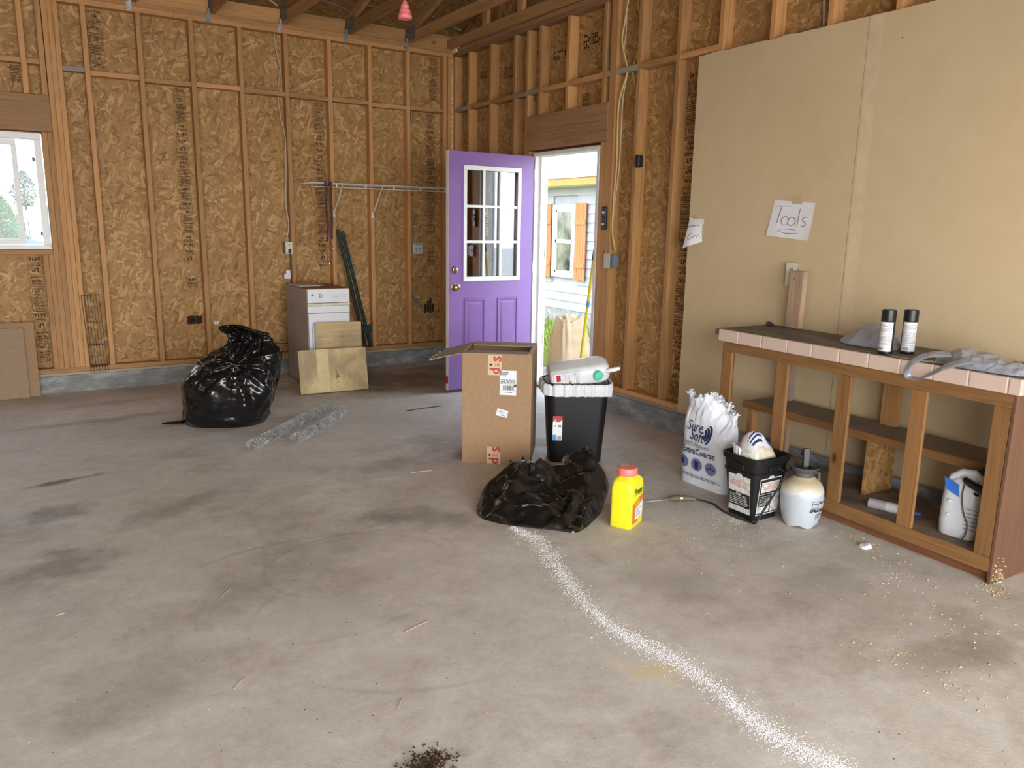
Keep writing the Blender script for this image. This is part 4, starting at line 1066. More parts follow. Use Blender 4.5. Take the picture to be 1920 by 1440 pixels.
MB().box(-.006, 0, -.070, .004, -.006, .108).build('cover_plate', M['switch_white'], o, bevel=.002)
MB().box(-.014, -.006, -.040, -.028, .040, .062).build('toggle', M['switch_white'], o, bevel=.002)
o = thing('remote_holder', (-.0005, -2.545, 1.415), 0, 'black keypad holder with blue tape on the post beside the door', 'remote')
MB().box(-.022, 0, -.030, .022, 0, .175).build('body', M['black_plastic'], o, bevel=.006)
m = MB()
for z in (.035, .125): MB().box(-.024, -.022, -.016, .010, z, z+.016).build('button', M['label_white'], o)
m = MB()
for z in (.075, .105): MB().box(-.027, -.022, -.020, .014, z, z+.018).build('key', M['gray_plastic'], o, bevel=.002)
MB().add([(-.026, -.055, .095), (-.026, .010, .078), (-.025, .006, .055), (-.028, -.042, .068)], [(0, 1, 2, 3), (3, 2, 1, 0)]).build('tape', M['blue_dark'], o)
o = thing('door_bumper', (0, -2.93, 1.865), 0, 'small black wedge screwed to a stud right of the door', 'wedge')
m = MB(); m.hexa([(-.004, -.02, 0), (-.012, .02, .012), (.03, .02, .012), (.03, -.02, 0), (-.045, -.018, .05), (-.030, .02, .055), (.03, .02, .055), (.03, -.018, .05)])
m = MB(); m.prism([(0, -.028), (-.040, -.020), (-.050, .0), (-.040, .018), (0, .026)], .0, .085); m.build('wedge', M['black_plastic'], o, bevel=.008)

# ---- papers on the drywall
XD = -.0127
def paper(name, corners, label, seed=0, curl=0):
    o = thing(name, (0, 0, 0), 0, label, 'paper sign'); N = 12
    P = [Vector((0, c[0], c[1])) for c in corners]   # TL TR BR BL  (y, z)
    def S(u, v):
        p = (P[0]*(1-u)+P[1]*u)*(1-v)+(P[3]*(1-u)+P[2]*u)*v
        x = XD-.0012-.010*v*v*(.3+.7*abs(u-.5)*2)-.004*sin(u*6+seed)*v
        if curl: x = XD-.002-curl*(1-u)*(v**1.2)*.9-.012*sin(u*5)*v
        return Vector((x, p.y, p.z))
    vs = [S(i/N, j/N) for j in range(N+1) for i in range(N+1)]
    fs = [(j*(N+1)+i, j*(N+1)+i+1, (j+1)*(N+1)+i+1, (j+1)*(N+1)+i) for j in range(N) for i in range(N)]
    MB().add(vs, fs).build('sheet', M['paper'], o, smooth=True)
    return o, S
o, S = paper('paper_sign', ((-4.175, 1.612), (-4.462, 1.590), (-4.440, 1.378), (-4.135, 1.403)), 'white paper handwritten Tools taped to the plasterboard')
def stroke(m, S, pts, w_=.0016):
    out = [S(u, v)+Vector((-.0012, 0, 0)) for u, v in pts]; m.tube(out, w_, 4)
m = MB()
arc = lambda cx, cy, rx, ry, a0, a1, n=14: [(cx+rx*cos(a0+(a1-a0)*k/n), cy+ry*sin(a0+(a1-a0)*k/n)) for k in range(n+1)]
stroke(m, S, [(.06, .17), (.45, .13)]); stroke(m, S, [(.22, .17), (.20, .40), (.19, .62)])
stroke(m, S, arc(.37, .54, .085, .12, -1.3, 5.2)); stroke(m, S, arc(.53, .54, .085, .12, -1.3, 5.2))
stroke(m, S, [(.675, .18), (.67, .40), (.672, .66)])
stroke(m, S, [(.86, .40), (.80, .40), (.765, .45), (.79, .50), (.85, .53), (.87, .59), (.83, .64), (.76, .63)])
stroke(m, S, [(.64, .76), (.40, .76), (.22, .83), (.45, .88), (.72, .85)])
m.build('lettering', M['pencil'], o)
m = MB(); m.hexa([(XD-.0026, -4.375, 1.583), (XD-.0026, -4.300, 1.590), (XD-.0006, -4.300, 1.590), (XD-.0006, -4.375, 1.583), (XD-.0026, -4.372, 1.632), (XD-.0026, -4.295, 1.632), (XD-.0006, -4.295, 1.632), (XD-.0006, -4.372, 1.632)]); m.build('tape', M['masking'], o)
o, S = paper('paper_sign', ((-3.475, 1.512), (-3.605, 1.497), (-3.625, 1.36), (-3.470, 1.300)), 'curled white paper with handwriting at the plasterboard edge', curl=.055)
m = MB()
stroke(m, S, [(.02, .27), (.06, .30), (.14, .30)]); stroke(m, S, arc(.20, .29, .05, .035, 0, 6)); stroke(m, S, [(.32, .25), (.36, .31), (.40, .26), (.44, .31), (.50, .24)]); stroke(m, S, [(.58, .31), (.58, .25), (.68, .31), (.68, .24)])
stroke(m, S, [(.42, .55), (.28, .55), (.18, .66), (.22, .76), (.36, .74), (.38, .66)]); stroke(m, S, [(.45, .76), (.47, .64), (.55, .66)]); stroke(m, S, [(.60, .76), (.66, .62), (.74, .76)])
m.build('lettering', M['pencil'], o)
MB().box(XD-.003, XD-.0005, -3.56, -3.50, 1.50, 1.528).build('tape', M['masking'], o)
# tape-joint line of the drywall
MB().box(-.0131, -.0128, -4.770, -4.700, .9, 2.53).build('joint_strip', plain('joint_strip', (.605, .48, .31, 1), .8), wall_right)

# ---- outlet on the drywall behind the upright board
o = thing('outlet_box', (XD, -4.323, 1.118), 0, 'ivory outlet on the plasterboard behind the upright board', 'outlet')
MB().box(-.034, 0, -.075, .0, 0, .125).build('junction_box', M['zinc_bright'], o, bevel=.002)
MB().box(-.0375, -.0342, -.082, -.004, -.006, .131).build('cover_plate', M['ivory'], o, bevel=.002)
m = MB(); m.m = Matrix.Translation((-.0375, -.045, .095)) @ Matrix.Rotation(-pi/2, 4, 'Y'); m.lathe([(.017, 0), (.017, .002)], 20); m.build('socket', M['ivory'], o)
for a in (-.052, -.042): MB().box(-.0405, -.0393, a, a+.003, .09, .101).build('slot', M['black_plastic'], o)

# ================================================================== WORKBENCH
BT = .875; ang = atan2(-.99914, -.0415)
bench = thing('workbench', (-.059, -4.265, 0), ang, 'stained wooden workbench with tiled front edge against the plasterboard', 'workbench')
BM = Matrix.Translation((-.059, -4.265, 0)) @ Matrix.Rotation(ang, 4, 'Z')
def W2(s_, t_, z): return BM @ Vector((s_, -t_, z))     # bench coordinates: along, out from the wall
L = 1.665
MB().box(0, L+.025, -.462, .0, BT-.036, BT-.0015).build('countertop', M['bench_top'], bench, bevel=.002)
MB().box(0.05, L+.03, -.482, -.4625, BT-.062, BT+.0005).build('grout_edge', M['grout'], bench)
edges = [.052, .205, .372, .545, .700, .860, 1.020, 1.180, 1.335, 1.490, 1.648]
for a, b in zip(edges, edges[1:]):
    MB().box(a+.0025, b-.0025, -.487, -.465, BT-.063, BT+.003).build('edge_tile', M['tile'], bench, bevel=.004)
MB().box(edges[-1]+.0025, L+.034, -.487, -.465, BT-.063, BT+.003).build('edge_tile', M['tile'], bench, bevel=.004)
y = -.462
while y < -.05: MB().box(L+.024, L+.036, y, min(y+.147, -.002), BT-.063, BT+.003).build('edge_tile', M['tile'], bench, bevel=.004); y += .152
F0, F1 = -.457, -.438     # face frame front, back
MB().box(.065, L, F0, F1, .752, BT-.064).build('top_rail', M['bench_x'], bench, bevel=.002)
for i, (a, b) in enumerate(((.068, .138), (.462, .537), (.845, .920), (1.232, 1.305), (1.592, 1.660))):
    MB().box(a, b, F0+.0006, F1, .112, .7515).build('stile', M['bench_z'], bench, bevel=.002)
MB().box(.065, L-.003, F0, F1, .048, .1115).build('bottom_rail', M['bench_x'], bench, bevel=.002)
MB().box(.066, L-.004, -.425, -.408, .0, .060).build('toe_board', M['bench_dark_x'], bench)
MB().box(L-.0025, L+.012, F0-.001, -.002, .0, BT-.064).build('end_panel', M['mahogany'], bench, bevel=.002)
MB().box(.0655, .0675, F0+.001, -.36, .048, BT-.065).build('end_strip', M['mahogany'], bench)
MB().box(.07, L-.004, F1+.0005, -.005, .094, .108).build('bottom_panel', M['bench_floor'], bench)
MB().box(.095, L-.004, -.252, -.004, .436, .4465).build('lower_shelf', M['shelf_top'], bench)
MB().box(.070, L-.004, -.272, -.2525, .404, .4465).build('shelf_nosing', M['bench_x'], bench, bevel=.002)
MB().box(.095, .135, -.250, -.20, .1085, .403).build('shelf_post', M['pine_z'], bench, bevel=.002)
m = MB().box(.885, .898, -.235, -.01, .1085, .4355); m.build('shelf_support', M['osb_right'], bench)
for a in (.13, .815): MB().box(a, a+.089, -.047, -.008, .4475 if a > .5 else .1085, BT-.038).build('back_leg', M['old_2x4'] if a < .5 else M['pine_z'], bench, bevel=.002)
MB().box(.14, .229, -.060, -.008, .1085, .4355).build('back_leg', M['old_2x4'], bench) if False else None
# upright 2x4 offcut
o = thing('upright_board', (-.075, -4.435, BT), 0, 'short weathered board standing on the bench against the outlet', 'wood offcut')
m = MB(); m.m = Matrix.Rotation(radians(.9), 4, 'X'); m.box(-.019, .019, -.050, .045, 0, .330); b_ = m.build('board', M['old_2x4'], o, bevel=.002)
MB().tube([(-.0188, .008, .288), (-.0195, .008, .288)], .004, 10).build('knot', M['ink'], b_)

# utility knife
p = W2(.055, .075, BT)
o = thing('utility_knife', (p.x, p.y, BT), radians(60), 'small black and blue tool lying at the far end of the bench', 'tool')
MB().hexa([(-.045, -.012, .001), (.045, -.014, .001), (.05, .012, .001), (-.045, .010, .001), (-.04, -.009, .018), (.04, -.010, .021), (.043, .009, .021), (-.04, .008, .018)]).build('handle', M['black_plastic'], o, bevel=.005)
MB().box(-.005, .03, -.0085, .0085, .0212, .0235).build('grip', M['blue_dark'], o)
MB().hexa([(.05, -.006, .006), (.085, -.003, .006), (.085, .003, .006), (.05, .006, .006), (.05, -.006, .010), (.085, -.003, .009), (.085, .003, .009), (.05, .006, .010)]).build('blade', M['steel'], o)

# spray cans
def spray_can(s_, t_, rz, label, first=None):
    p = W2(s_, t_, BT+.0005)
    o = thing('spray_can', p, rz, label, 'spray can', 'spray cans on the workbench')
    R = .0325
    MB().lathe([(R*.93, 0), (R, .003), (R, .006), (R*.97, .009), (R*.97, .150), (R, .153), (R, .157), (R*.9, .163), (R*.55, .172), (R*.5, .176)], 36).build('can', M['black_plastic'], o, smooth=True)
    m = MB(); n = 28; a0, a1 = radians(-78), radians(50)
    for k in range(n):
        a, b = a0+(a1-a0)*k/n, a0+(a1-a0)*(k+1)/n
        q = R*.97+.0006
        m.add([(q*sin(a), -q*cos(a), .012), (q*sin(b), -q*cos(b), .012), (q*sin(b), -q*cos(b), .149), (q*sin(a), -q*cos(a), .149)], [(0, 1, 2, 3)])
    lb = m.build('label', M['label_white'], o)
    m = MB(); rs = random.Random(int(s_*100)); fn = lambda u, v: ((R*.97+.0010)*sin(u/R), -(R*.97+.0010)*cos(u/R), v)
    z = .135
    while z > .040:
        a = -.040
        while a < .022:
            l = rs.uniform(.003, .009); m.rect(a, min(a+l, .024), z, z+.0022, fn=fn, n=2); a += l+.0022
        z -= .0052 if rs.random() < .8 else .011
    for k in range(12): m.rect(-.030+k*.0018, -.030+k*.0018+.0010, .018, .030, fn=fn)
    m.build('label_print', M['gray_ink'], lb)
    MB().lathe([(R*.99, .1575), (R*.99, .196), (R*.95, .205), (R*.8, .2065), (R*.78, .201), (.0, .201)], 36).build('cap', M['black_plastic'], o, smooth=True, angle=50)
    return o
spray_can(1.022, .372, radians(-62), 'black capped white label spray can, left of the pair')
spray_can(1.066, .270, radians(-40), 'black capped white label spray can, right of the pair')

# crumpled plastic bags
def heap(name, outline, center, H, seed, amp, freq, mat, parent, rings=46, steep=4, angle=75):
    """closed crumpled heap over an outline (list of (x,y))"""
    n = 150; out = []
    m_ = len(outline)
    for k in range(n):
        t_ = k/n*m_; i = int(t_); f_ = t_-i
        p0, p1, p2, p3 = (outline[(i-1) % m_], outline[i % m_], outline[(i+1) % m_], outline[(i+2) % m_])
        c_ = []
        for d in (0, 1):
            a, b, c2, d2 = p0[d], p1[d], p2[d], p3[d]
            c_.append(.5*((2*b)+(-a+c2)*f_+(2*a-5*b+4*c2-d2)*f_*f_+(-a+3*b-3*c2+d2)*f_**3))
        out.append(c_)
    rr = []
    for j in range(rings+1):
        q = 1-j/rings; q = q**.8 if j else 1.0
        ring = []
        for k in range(n):
            x = center[0]+(out[k][0]-center[0])*q; y = center[1]+(out[k][1]-center[1])*q
            e = 1-q**steep
            h = H(x, y)*e**.6
            c_ = crumple((x*1.0, y*1.0, h), seed, freq)
            z = max(.0015, h+amp*c_*min(1, e*3)*(.35+.65*min(1, h/(amp*3+1e-6))))
            d = crumple((x+5, y, h), seed+1, freq)*amp*.55
            if j == 0: z = .0008
            if j == 1: z = max(.004, z)
            x += d*(1 if j > 0 else .8)*.8; y += d*.6
            ring.append((x, y, z))
        rr.append(ring)
    m = MB(); m.loft(rr, cap0=True, cap1=True)
    return m.build(name, mat, parent, smooth=True, angle=angle)
p = W2(.80, .20, BT+.0005)
o = thing('plastic_bag', p, ang, 'crumpled grey plastic bag behind the spray cans', 'plastic bag', 'grey plastic bags on the workbench')
heap('bag', [(-.13, -.02), (-.08, .07), (.03, .10), (.16, .09), (.22, .02), (.19, -.05), (.05, -.09), (-.07, -.08)], (.03, 0), lambda x, y: .055+.055*math.exp(-((x-.0)**2+(y-.02)**2)/.006)+.03*math.exp(-((x-.14)**2+(y)**2)/.004), 31, .050, 4.2, M['bag_gray'], o, rings=60, angle=24)
o = thing('plastic_bag', W2(1.45, .335, BT+.0005), ang, 'grey plastic bag at the near end with handle hanging over the edge', 'plastic bag', 'grey plastic bags on the workbench')
heap('bag', [(-.20, -.03), (-.17, .06), (-.02, .11), (.12, .09), (.20, .02), (.19, -.07), (.06, -.10), (-.10, -.09)], (.0, 0), lambda x, y: .035+.040*math.exp(-((x+.03)**2+(y-.02)**2)/.010)+.015*math.exp(-((x-.12)**2+(y+.02)**2)/.004), 37, .048, 4.2, M['bag_gray'], o, rings=60, angle=24)
def ribbon(name, pts, widths, mat, parent, seed=3, th=.0015, amp=.004):
    """crumpled band following pts; widths vary; a closed thin shell"""
    P = [Vector(p) for p in pts]; out = []; ws = []
    for i in range(len(P)-1):
        p0 = P[max(i-1, 0)]; p1 = P[i]; p2 = P[i+1]; p3 = P[min(i+2, len(P)-1)]
        for k in range(10):
            t = k/10; out.append(.5*((2*p1)+(-p0+p2)*t+(2*p0-5*p1+4*p2-p3)*t*t+(-p0+3*p1-3*p2+p3)*t**3)); ws.append(widths[i]*(1-t)+widths[i+1]*t)
    out.append(P[-1]); ws.append(widths[-1]); rings = []
    for i, q in enumerate(out):
        tg = (out[min(i+1, len(out)-1)]-out[max(i-1, 0)]).normalized(); up = Vector((0, -.35, .94)); sd = tg.cross(up).normalized(); nn = sd.cross(tg)
        ring = []
        for k in range(12):
            a = 2*pi*k/12; u_ = cos(a)*ws[i]*1.25; v_ = sin(a)*ws[i]*.20
            pp = q+sd*u_+nn*v_; c_ = crumple(pp, seed, 14)*amp; ring.append(pp+nn*c_+sd*c_*.5)
        rings.append(ring)
    return MB().loft(rings).build(name, mat, parent, smooth=True, angle=75)
ribbon('bag_handle', [(-.10, -.04, .045), (-.17, -.10, .035), (-.205, -.155, .004), (-.215, -.172, -.040), (-.20, -.176, -.066), (-.15, -.178, -.060), (-.09, -.170, -.02), (-.05, -.150, .010), (.0, -.09, .04)], [.03, .022, .016, .012, .013, .015, .017, .022, .03], M['bag_gray'], o)
o = cable('rope', [W2(s_, t_, BT+.006) for s_, t_ in ((1.05, .405), (1.10, .440), (1.17, .452), (1.26, .440), (1.34, .41))], .005, M['gray_plastic'], None)
M['rope'] = plain('rope', (.30, .25, .19, 1), .8, var=.4, scale=160); o.data.materials[0] = M['rope']
tag(o, 'short tan cord on the bench running under the plastic bag', 'cord')

# ---- under the bench
p = W2(1.135, .33, .108)
o = thing('bottle', p, ang+radians(18), 'white bottle with clear and navy ends lying on the bench bottom shelf', 'bottle')
def lie(prof, n=24):
    m = MB(); m.m = Matrix.Translation((0, 0, .0255)) @ Matrix.Rotation(pi/2, 4, 'Y'); m.lathe(prof, n); return m
lie([(.023, -.115), (.0245, -.11), (.0245, -.035), (.022, -.034)]).build('clear_cap', plain('clear_cap', (.42, .38, .42, 1), .3), o, smooth=True)
bb = lie([(.0235, -.034), (.025, -.03), (.025, .05), (.020, .075), (.017, .095), (.010, .12), (.0, .121)]).build('body', M['label_white'], o, smooth=True)
m = MB(); fn = lambda u, v: (u, -.0257*sin(v/.0257), .0255+.0257*cos(v/.0257))
m.rect(.012, .018, -.008, .02, fn=fn).rect(.0, .03, -.030, -.026, fn=fn).rect(.0, .024, .004, .008, fn=fn); m.build('label_print', M['navy'], bb)
m = MB(); m.m = Matrix.Translation((0, 0, .0255)) @ Matrix.Rotation(pi/2, 4, 'Y'); m.lathe([(.0256, .04), (.0206, .0755), (.0176, .0955), (.0106, .1205), (.0, .1215)], 24, ); m.build('navy_end', M['navy'], o, smooth=True)

p = W2(1.445, .305, .1085)
o = thing('sprayer_jug', p, ang+radians(8), 'white sprayer jug with blue tape on the bench bottom shelf', 'jug')
rings = []
for z, w_, d_, cx in ((0, .16, .11, 0), (.006, .172, .122, 0), (.06, .178, .128, 0), (.17, .172, .124, 0), (.215, .165, .12, 0), (.240, .145, .10, .0), (.262, .10, .07, .005), (.285, .06, .045, .02)):
    rings.append(rrect(w_, d_, min(w_, d_)*.42, 6, z, cx))
jb = MB().loft(rings).build('jug', M['jug_bright'], o, smooth=True, angle=60)
m = MB().tube([(-.060, -.01, .222), (-.052, -.01, .262), (-.015, -.01, .292), (.03, -.01, .297), (.065, -.01, .275), (.075, -.01, .235)], [.020, .018, .016, .016, .018, .022], 12)
m.build('handle', M['jug_bright'], o, smooth=True)
for z in (.10, .165):
    m = MB(); m.m = Matrix.Translation((-.035, -.0635, z)) @ Matrix.Rotation(pi/2, 4, 'X'); m.lathe([(.008, 0), (.008, .006), (.005, .009)], 12); m.build('peg', M['jug_bright'], o)
MB().hexa([(-.058, -.0660, .215), (.0, -.0660, .190), (.0, -.062, .190), (-.058, -.060, .215), (-.075, -.052, .262), (-.01, -.055, .240), (-.01, -.049, .240), (-.075, -.045, .262)]).build('tape', M['blue_tape'], o)
m = MB().tube([(.01, -.045, .268), (.045, -.07, .262), (.10, -.085, .250), (.18, -.09, .236)], [.014, .017, .018, .018], 12); gh = m.build('wand_grip', M['black_plastic'], o, smooth=True)
m = MB(); m.m = Matrix.Translation((.055, .03, .285)); m.lathe([(.026, 0), (.026, .022), (.016, .026), (.012, .034)], 20); m.build('cap', M['blue_dark'], o, smooth=True)
cable('hose', [(.065, .03, .315), (.085, .03, .325), (.10, .035, .30), (.105, .04, .25), (.11, .05, .10)], .0035, M['black_plastic'], o)
cable('hose', [(.012, -.050, .262), (.014, -.070, .20), (.03, -.075, .13), (.052, -.076, .08), (.050, -.080, .03), (.035, -.085, .006)], .0030, M['gray_plastic'], o)
m = MB(); fnj = lambda u, v: (u, -.0660, v)
for k in range(6): m.rect(.030, .085, .055+k*.018, .0572+k*.018, fn=fnj)
m.build('label_lines', M['navy'], jb)
m = MB(); m.rect(.034, .046, .150, .156, fn=lambda u, v: (u, -.0662, v)); m.build('label_spot', M['yellow'], jb)
m = MB(); m.tube([(.055, -.0615, .222), (.075, -.058, .215)], .006, 6); m.build('vent', M['black_plastic'], jb)

# ================================================================== FLOOR THINGS
# ---- tied garbage bag
def garbage_bag():
    cy, sy = cos(-.42), sin(-.42)
    o = thing('garbage_bag', (-2.66, -1.62, 0), -.42, 'tall tied black garbage bag in front of the back wall', 'garbage bag')
    #      z,   xL,   xR,  depth
    T = [(0, -.33, .235, .25), (.05, -.35, .265, .28), (.15, -.355, .30, .30), (.26, -.345, .325, .30), (.36, -.285, .33, .28), (.44, -.205, .325, .25), (.50, -.125, .32, .21),
         (.54, -.06, .30, .17), (.575, .000, .28, .12), (.60, .005, .265, .10), (.625, -.015, .25, .105), (.65, -.035, .21, .10), (.675, -.045, .14, .08), (.695, -.035, .08, .05), (.703, .0, .04, .02)]
    rings = []; N = 260; J = 150
    for j in range(J+1):
        z = .703*(1-(1-j/J)**1.15) if j else 0
        xl, xr, dp = interp(T, z); cx = (xl+xr)/2; rx = (xr-xl)/2
        ring = []
        for k in range(N):
            a = 2*pi*k/N; ca, sa = cos(a), sin(a)
            e = .80; x = cx+rx*math.copysign(abs(ca)**e, ca); y = dp*math.copysign(abs(sa)**e, sa)
            up = smooth01(.15, .60, z)
            # folds radiating from the knot
            fold = tri(a*2.23+.9*noise.noise(Vector((ca*1.5, sa*1.5, z*2.2)))*1.2)*.016*up+tri(a*1.19+.4+z*1.1)*.014*up
            c1 = crumple((x, y, z), 12, 1.7, 5, .07)*.058*min(1, z/.08)+crumple((x, y, z), 18, 4.5, 4, .05)*.016*min(1, z/.03)
            if z > .58: c1 += crumple((x, y, z), 14, 11, 4, .05)*.022
            dirv = Vector((ca/max(rx, .05), sa/max(dp, .05), 0)).normalized()
            # broad pinch on the front face like an inner tent point
            px_, pz_ = .08, .455
            dd = sqrt(((x-px_)*1.0)**2+((z-pz_)*.8)**2)
            tent = .030*math.exp(-dd/.10) if sa < -.1 else 0
            phi = atan2(z-pz_, x-px_)
            ray_ = (tri(phi*1.35+.35*noise.noise(Vector((x*3, z*3, 2))))*.020+tri(phi*3.1+.2)*.007)*math.exp(-dd/.28)*min(1, dd/.03) if sa < .1 else 0
            r_ = c1+fold+tent+ray_
            zz = z+crumple((x+3, y, z), 15, 3.2, 4)*.020*min(1, z/.1)
            ring.append((x+dirv.x*r_, y+dirv.y*r_, max(0.0005, zz)))
        rings.append(ring)
    b = MB().loft(rings).build('bag_body', M['bag_black'], o, smooth=True, angle=180)
    m = MB(); rr_ = []
    for k in range(9):
        u = k/8; w_ = .042*(1-u*.6); c = Vector((-.33-.13*u, -.10-.05*u, .016))
        rr_.append([c+Vector((0, w_*cos(a), .013*(1-u*.6)*sin(a)+.004*crumple((u*3, cos(a), sin(a)), 5, 2))) for a in [2*pi*j/10 for j in range(10)]])
    m.loft(rr_).build('loose_corner', M['bag_black'], o, smooth=True)
garbage_bag()

# ---- flat empty black bag
def flat_bag():
    o = thing('garbage_bag', (-1.66, -4.22, 0), 0, 'slumped empty black bag on the floor in front of the bin', 'garbage bag')
    W_ = [(-1.985, -4.06), (-2.06, -4.21), (-2.02, -4.33), (-1.93, -4.43), (-1.80, -4.575), (-1.755, -4.61), (-1.66, -4.575), (-1.50, -4.47), (-1.385, -4.36), (-1.245, -4.22), (-1.165, -4.11), (-1.19, -3.99), (-1.28, -3.93), (-1.38, -3.92), (-1.50, -3.87), (-1.60, -3.88), (-1.72, -3.90), (-1.86, -3.96)]
    out = [(x+1.66, y+4.22) for x, y in W_]
    out.reverse()
    def H(x, y):
        g = lambda cx, cy, s_, h: h*math.exp(-((x-cx)**2+(y-cy)**2)/s_)
        w1 = noise.noise(Vector((x*4, y*4, 3)))
        f_ = tri((x*.6-y*.8)*6.5+w1*1.1)*.017+tri((x*.9+y*.5)*8+w1*1.4+.3)*.013+tri((x*.2+y)*15+w1)*.006
        return .050+f_+g(.37, .16, .011, .15)+g(.25, .10, .03, .065)+g(.0, .21, .022, .10)+g(-.12, .14, .02, .085)+g(-.1, -.05, .02, .025)+g(-.30, .05, .01, .02)
    heap('bag_body', out, (-.02, .05), H, 51, .030, 4.0, M['bag_black_flat'], o, rings=130, steep=9)
flat_bag()

# ---- chicken wire rolls
def wire_roll(a, b, label, r0, seed, bend=0):
    a = Vector(a); b = Vector(b); L = (b-a).length
    o = thing('wire_roll', (a.x, a.y, 0), atan2(b.y-a.y, b.x-a.x), label, 'wire roll', 'rolls of chicken wire on the floor')
    m = MB(); N = int(L/.0075)
    rn = random.Random(seed)
    for layer, r in enumerate((r0, r0*.72)):
        for s_ in (-1, 1):
            for k in range(5):
                ph = 2*pi*k/5+rn.random()*.3; pts = []
                for i in range(N+1):
                    u = i/N; th = ph+s_*u*L*34+.16*(i % 2)
                    rr = r*(1+.14*noise.noise(Vector((u*7, k, layer+seed)))+(.18*u if bend else 0))
                    cy_ = bend*sin(u*pi)+.006*sin(u*9+seed)
                    cz = r0*1.08
                    pts.append((u*L, cy_+rr*cos(th), max(.002, cz+rr*sin(th))))
                m.tube(pts, .0012, 3, cap=False)
    m.build('mesh_roll', M['chicken'], o)
    m = MB()
    for k in range(0):
        u = rn.random(); th = rn.random()*6.28; c = Vector((u*L, bend*sin(u*pi)+r0*cos(th), r0*1.08+r0*abs(sin(th))))
        m.tube([c, c+Vector((rn.uniform(-.02, .02), rn.uniform(-.02, .02), rn.uniform(.0, .022)))], .0010, 3)
wire_roll((-2.755, -2.50, 0), (-1.90, -1.62, 0), 'longer straight roll of chicken wire, left of the pair', .036, 3)
wire_roll((-2.47, -2.46, 0), (-1.915, -1.835, 0), 'shorter bent roll of chicken wire, right of the pair', .033, 4, bend=-.045)

# ---- big cardboard box
BW, BD, BH = .420, .455, .680
o = thing('cardboard_box', (-1.699, -3.358, 0), atan2(-.613, .79), 'tall open cardboard box standing in front of the purple door', 'cardboard box')
t_ = .004
MB().box(0, BW, 0, t_, 0, BH).build('box_front', M['cardboard'], o, bevel=.0015)
MB().box(0, BW, BD-t_, BD, 0, BH).build('box_back', M['cardboard'], o)
MB().box(0, t_, t_, BD-t_, 0, BH).build('box_side', M['cardboard'], o)
MB().box(BW-t_, BW, t_, BD-t_, 0, BH).build('box_side', M['cardboard'], o)
MB().box(t_, BW-t_, t_, BD-t_, .002, .006).build('box_bottom', M['cardboard_in'], o)
def flap(p0, p1, p2, p3, name='flap', mat='cardboard_in'):
    P = [Vector(p) for p in (p0, p1, p2, p3)]; n = (P[1]-P[0]).cross(P[3]-P[0]).normalized()*.004
    MB().hexa([P[0], P[1], P[2], P[3], P[0]+n, P[1]+n, P[2]+n, P[3]+n]).build(name, M[mat], o)
flap((0.004, .002, BH), (BW-.004, .002, BH), (BW-.03, .185, BH-.010), (.03, .185, BH-.010))                       # front, folded in
flap((.004, BD-.002, BH+.006), (.03, BD-.185, BH+.010), (BW-.03, BD-.185, BH+.010), (BW-.004, BD-.002, BH+.006))     # back, folded in
flap((-.001, .0, BH), (-.001, BD, BH), (-.170, BD-.06, BH-.040), (-.200, .03, BH-.052))                            # left, hanging out
flap((BW, .0, BH), (BW-.022, .0, BH+.012), (BW-.022, BD, BH+.012), (BW, BD, BH))
m = MB(); rs = random.Random(8)
for k in range(16): q = rs.random(); m.box(-.203-.012*rs.random(), -.196, .03+q*.3, .03+q*.3+.012, BH-.056, BH-.048)
m.build('torn_edge', M['tape_tan'], o)
fb = lambda u, v: (u, -.0008, v)
def tape(z0, z1, base):
    MB().rect(.155, .238, z0, z1, fn=fb).build('tape', M['tape_tan'], o)
    m = MB(); fz = lambda u, v: (u, -.0014, v)
    c = (z0+z1)/2
    m.text('s', .098, .205, c+.038, bold=.022, rot=pi/2, fn=fz); m.text('d', .082, .200, c-.036, bold=.022, rot=pi/2, fn=fz)
    for k in range(4): m.rect(.190+.010*k, .194+.010*k, c-.006-.001*k, c+.008+.001*k, fn=fz)
    m.build('tape_print', M['red_ink'], o)
    m = MB(); m.add([(.172+.007*cos(a), -.0015, c+.001+.007*sin(a)) for a in [2*pi*k/14 for k in range(14)]], [tuple(range(14))]).build('tape_dot', M['ink'], o)
tape(.555, .678, 0); tape(.002, .110, 0)
MB().rect(.228, .328, .435, .585, fn=fb).build('shipping_label', M['label_white'], o)
m = MB(); fz = lambda u, v: (u, -.0015, v); rs = random.Random(6)
for z, h in ((.572, .0035), (.565, .0035), (.558, .0035), (.551, .0035)): m.rect(.240, .240+rs.uniform(.02, .045), z, z+h, fn=fz)
for z in (.525, .515, .508):
    a = .234
    while a < .318: l = rs.uniform(.006, .018); m.rect(a, min(a+l, .322), z, z+.0045, fn=fz); a += l+.006
m.rect(.228, .328, .5035, .5048, fn=fz).rect(.228, .328, .462, .4635, fn=fz).rect(.314, .328, .488, .500, fn=fz)
a = .248
while a < .316: l = rs.choice((.0012, .0022, .0034)); m.rect(a, a+l, .466, .494, fn=fz); a += l+rs.choice((.0014, .0022))
m.rect(.262, .304, .450, .4535, fn=fz)
m.build('label_print', M['black_ink'], o)
m = MB(); m.m = Matrix.Translation((.245, -.0008, .323)) @ Matrix.Rotation(radians(13), 4, 'Y'); m.rect(-.034, .034, -.022, .022, fn=lambda u, v: (u, 0, v)); m.build('sticker', M['label_white'], o)
m = MB(); m.m = Matrix.Translation((.245, -.0014, .323)) @ Matrix.Rotation(radians(13), 4, 'Y')
for z, a, b in ((.012, -.02, .012), (.003, -.028, .026), (-.006, -.026, -.004), (-.010, .0, .018), (-.016, -.01, .024)): m.rect(a, b, z, z+.003, fn=lambda u, v: (u, 0, v))
m.build('sticker_print', M['navy_mid'], o)
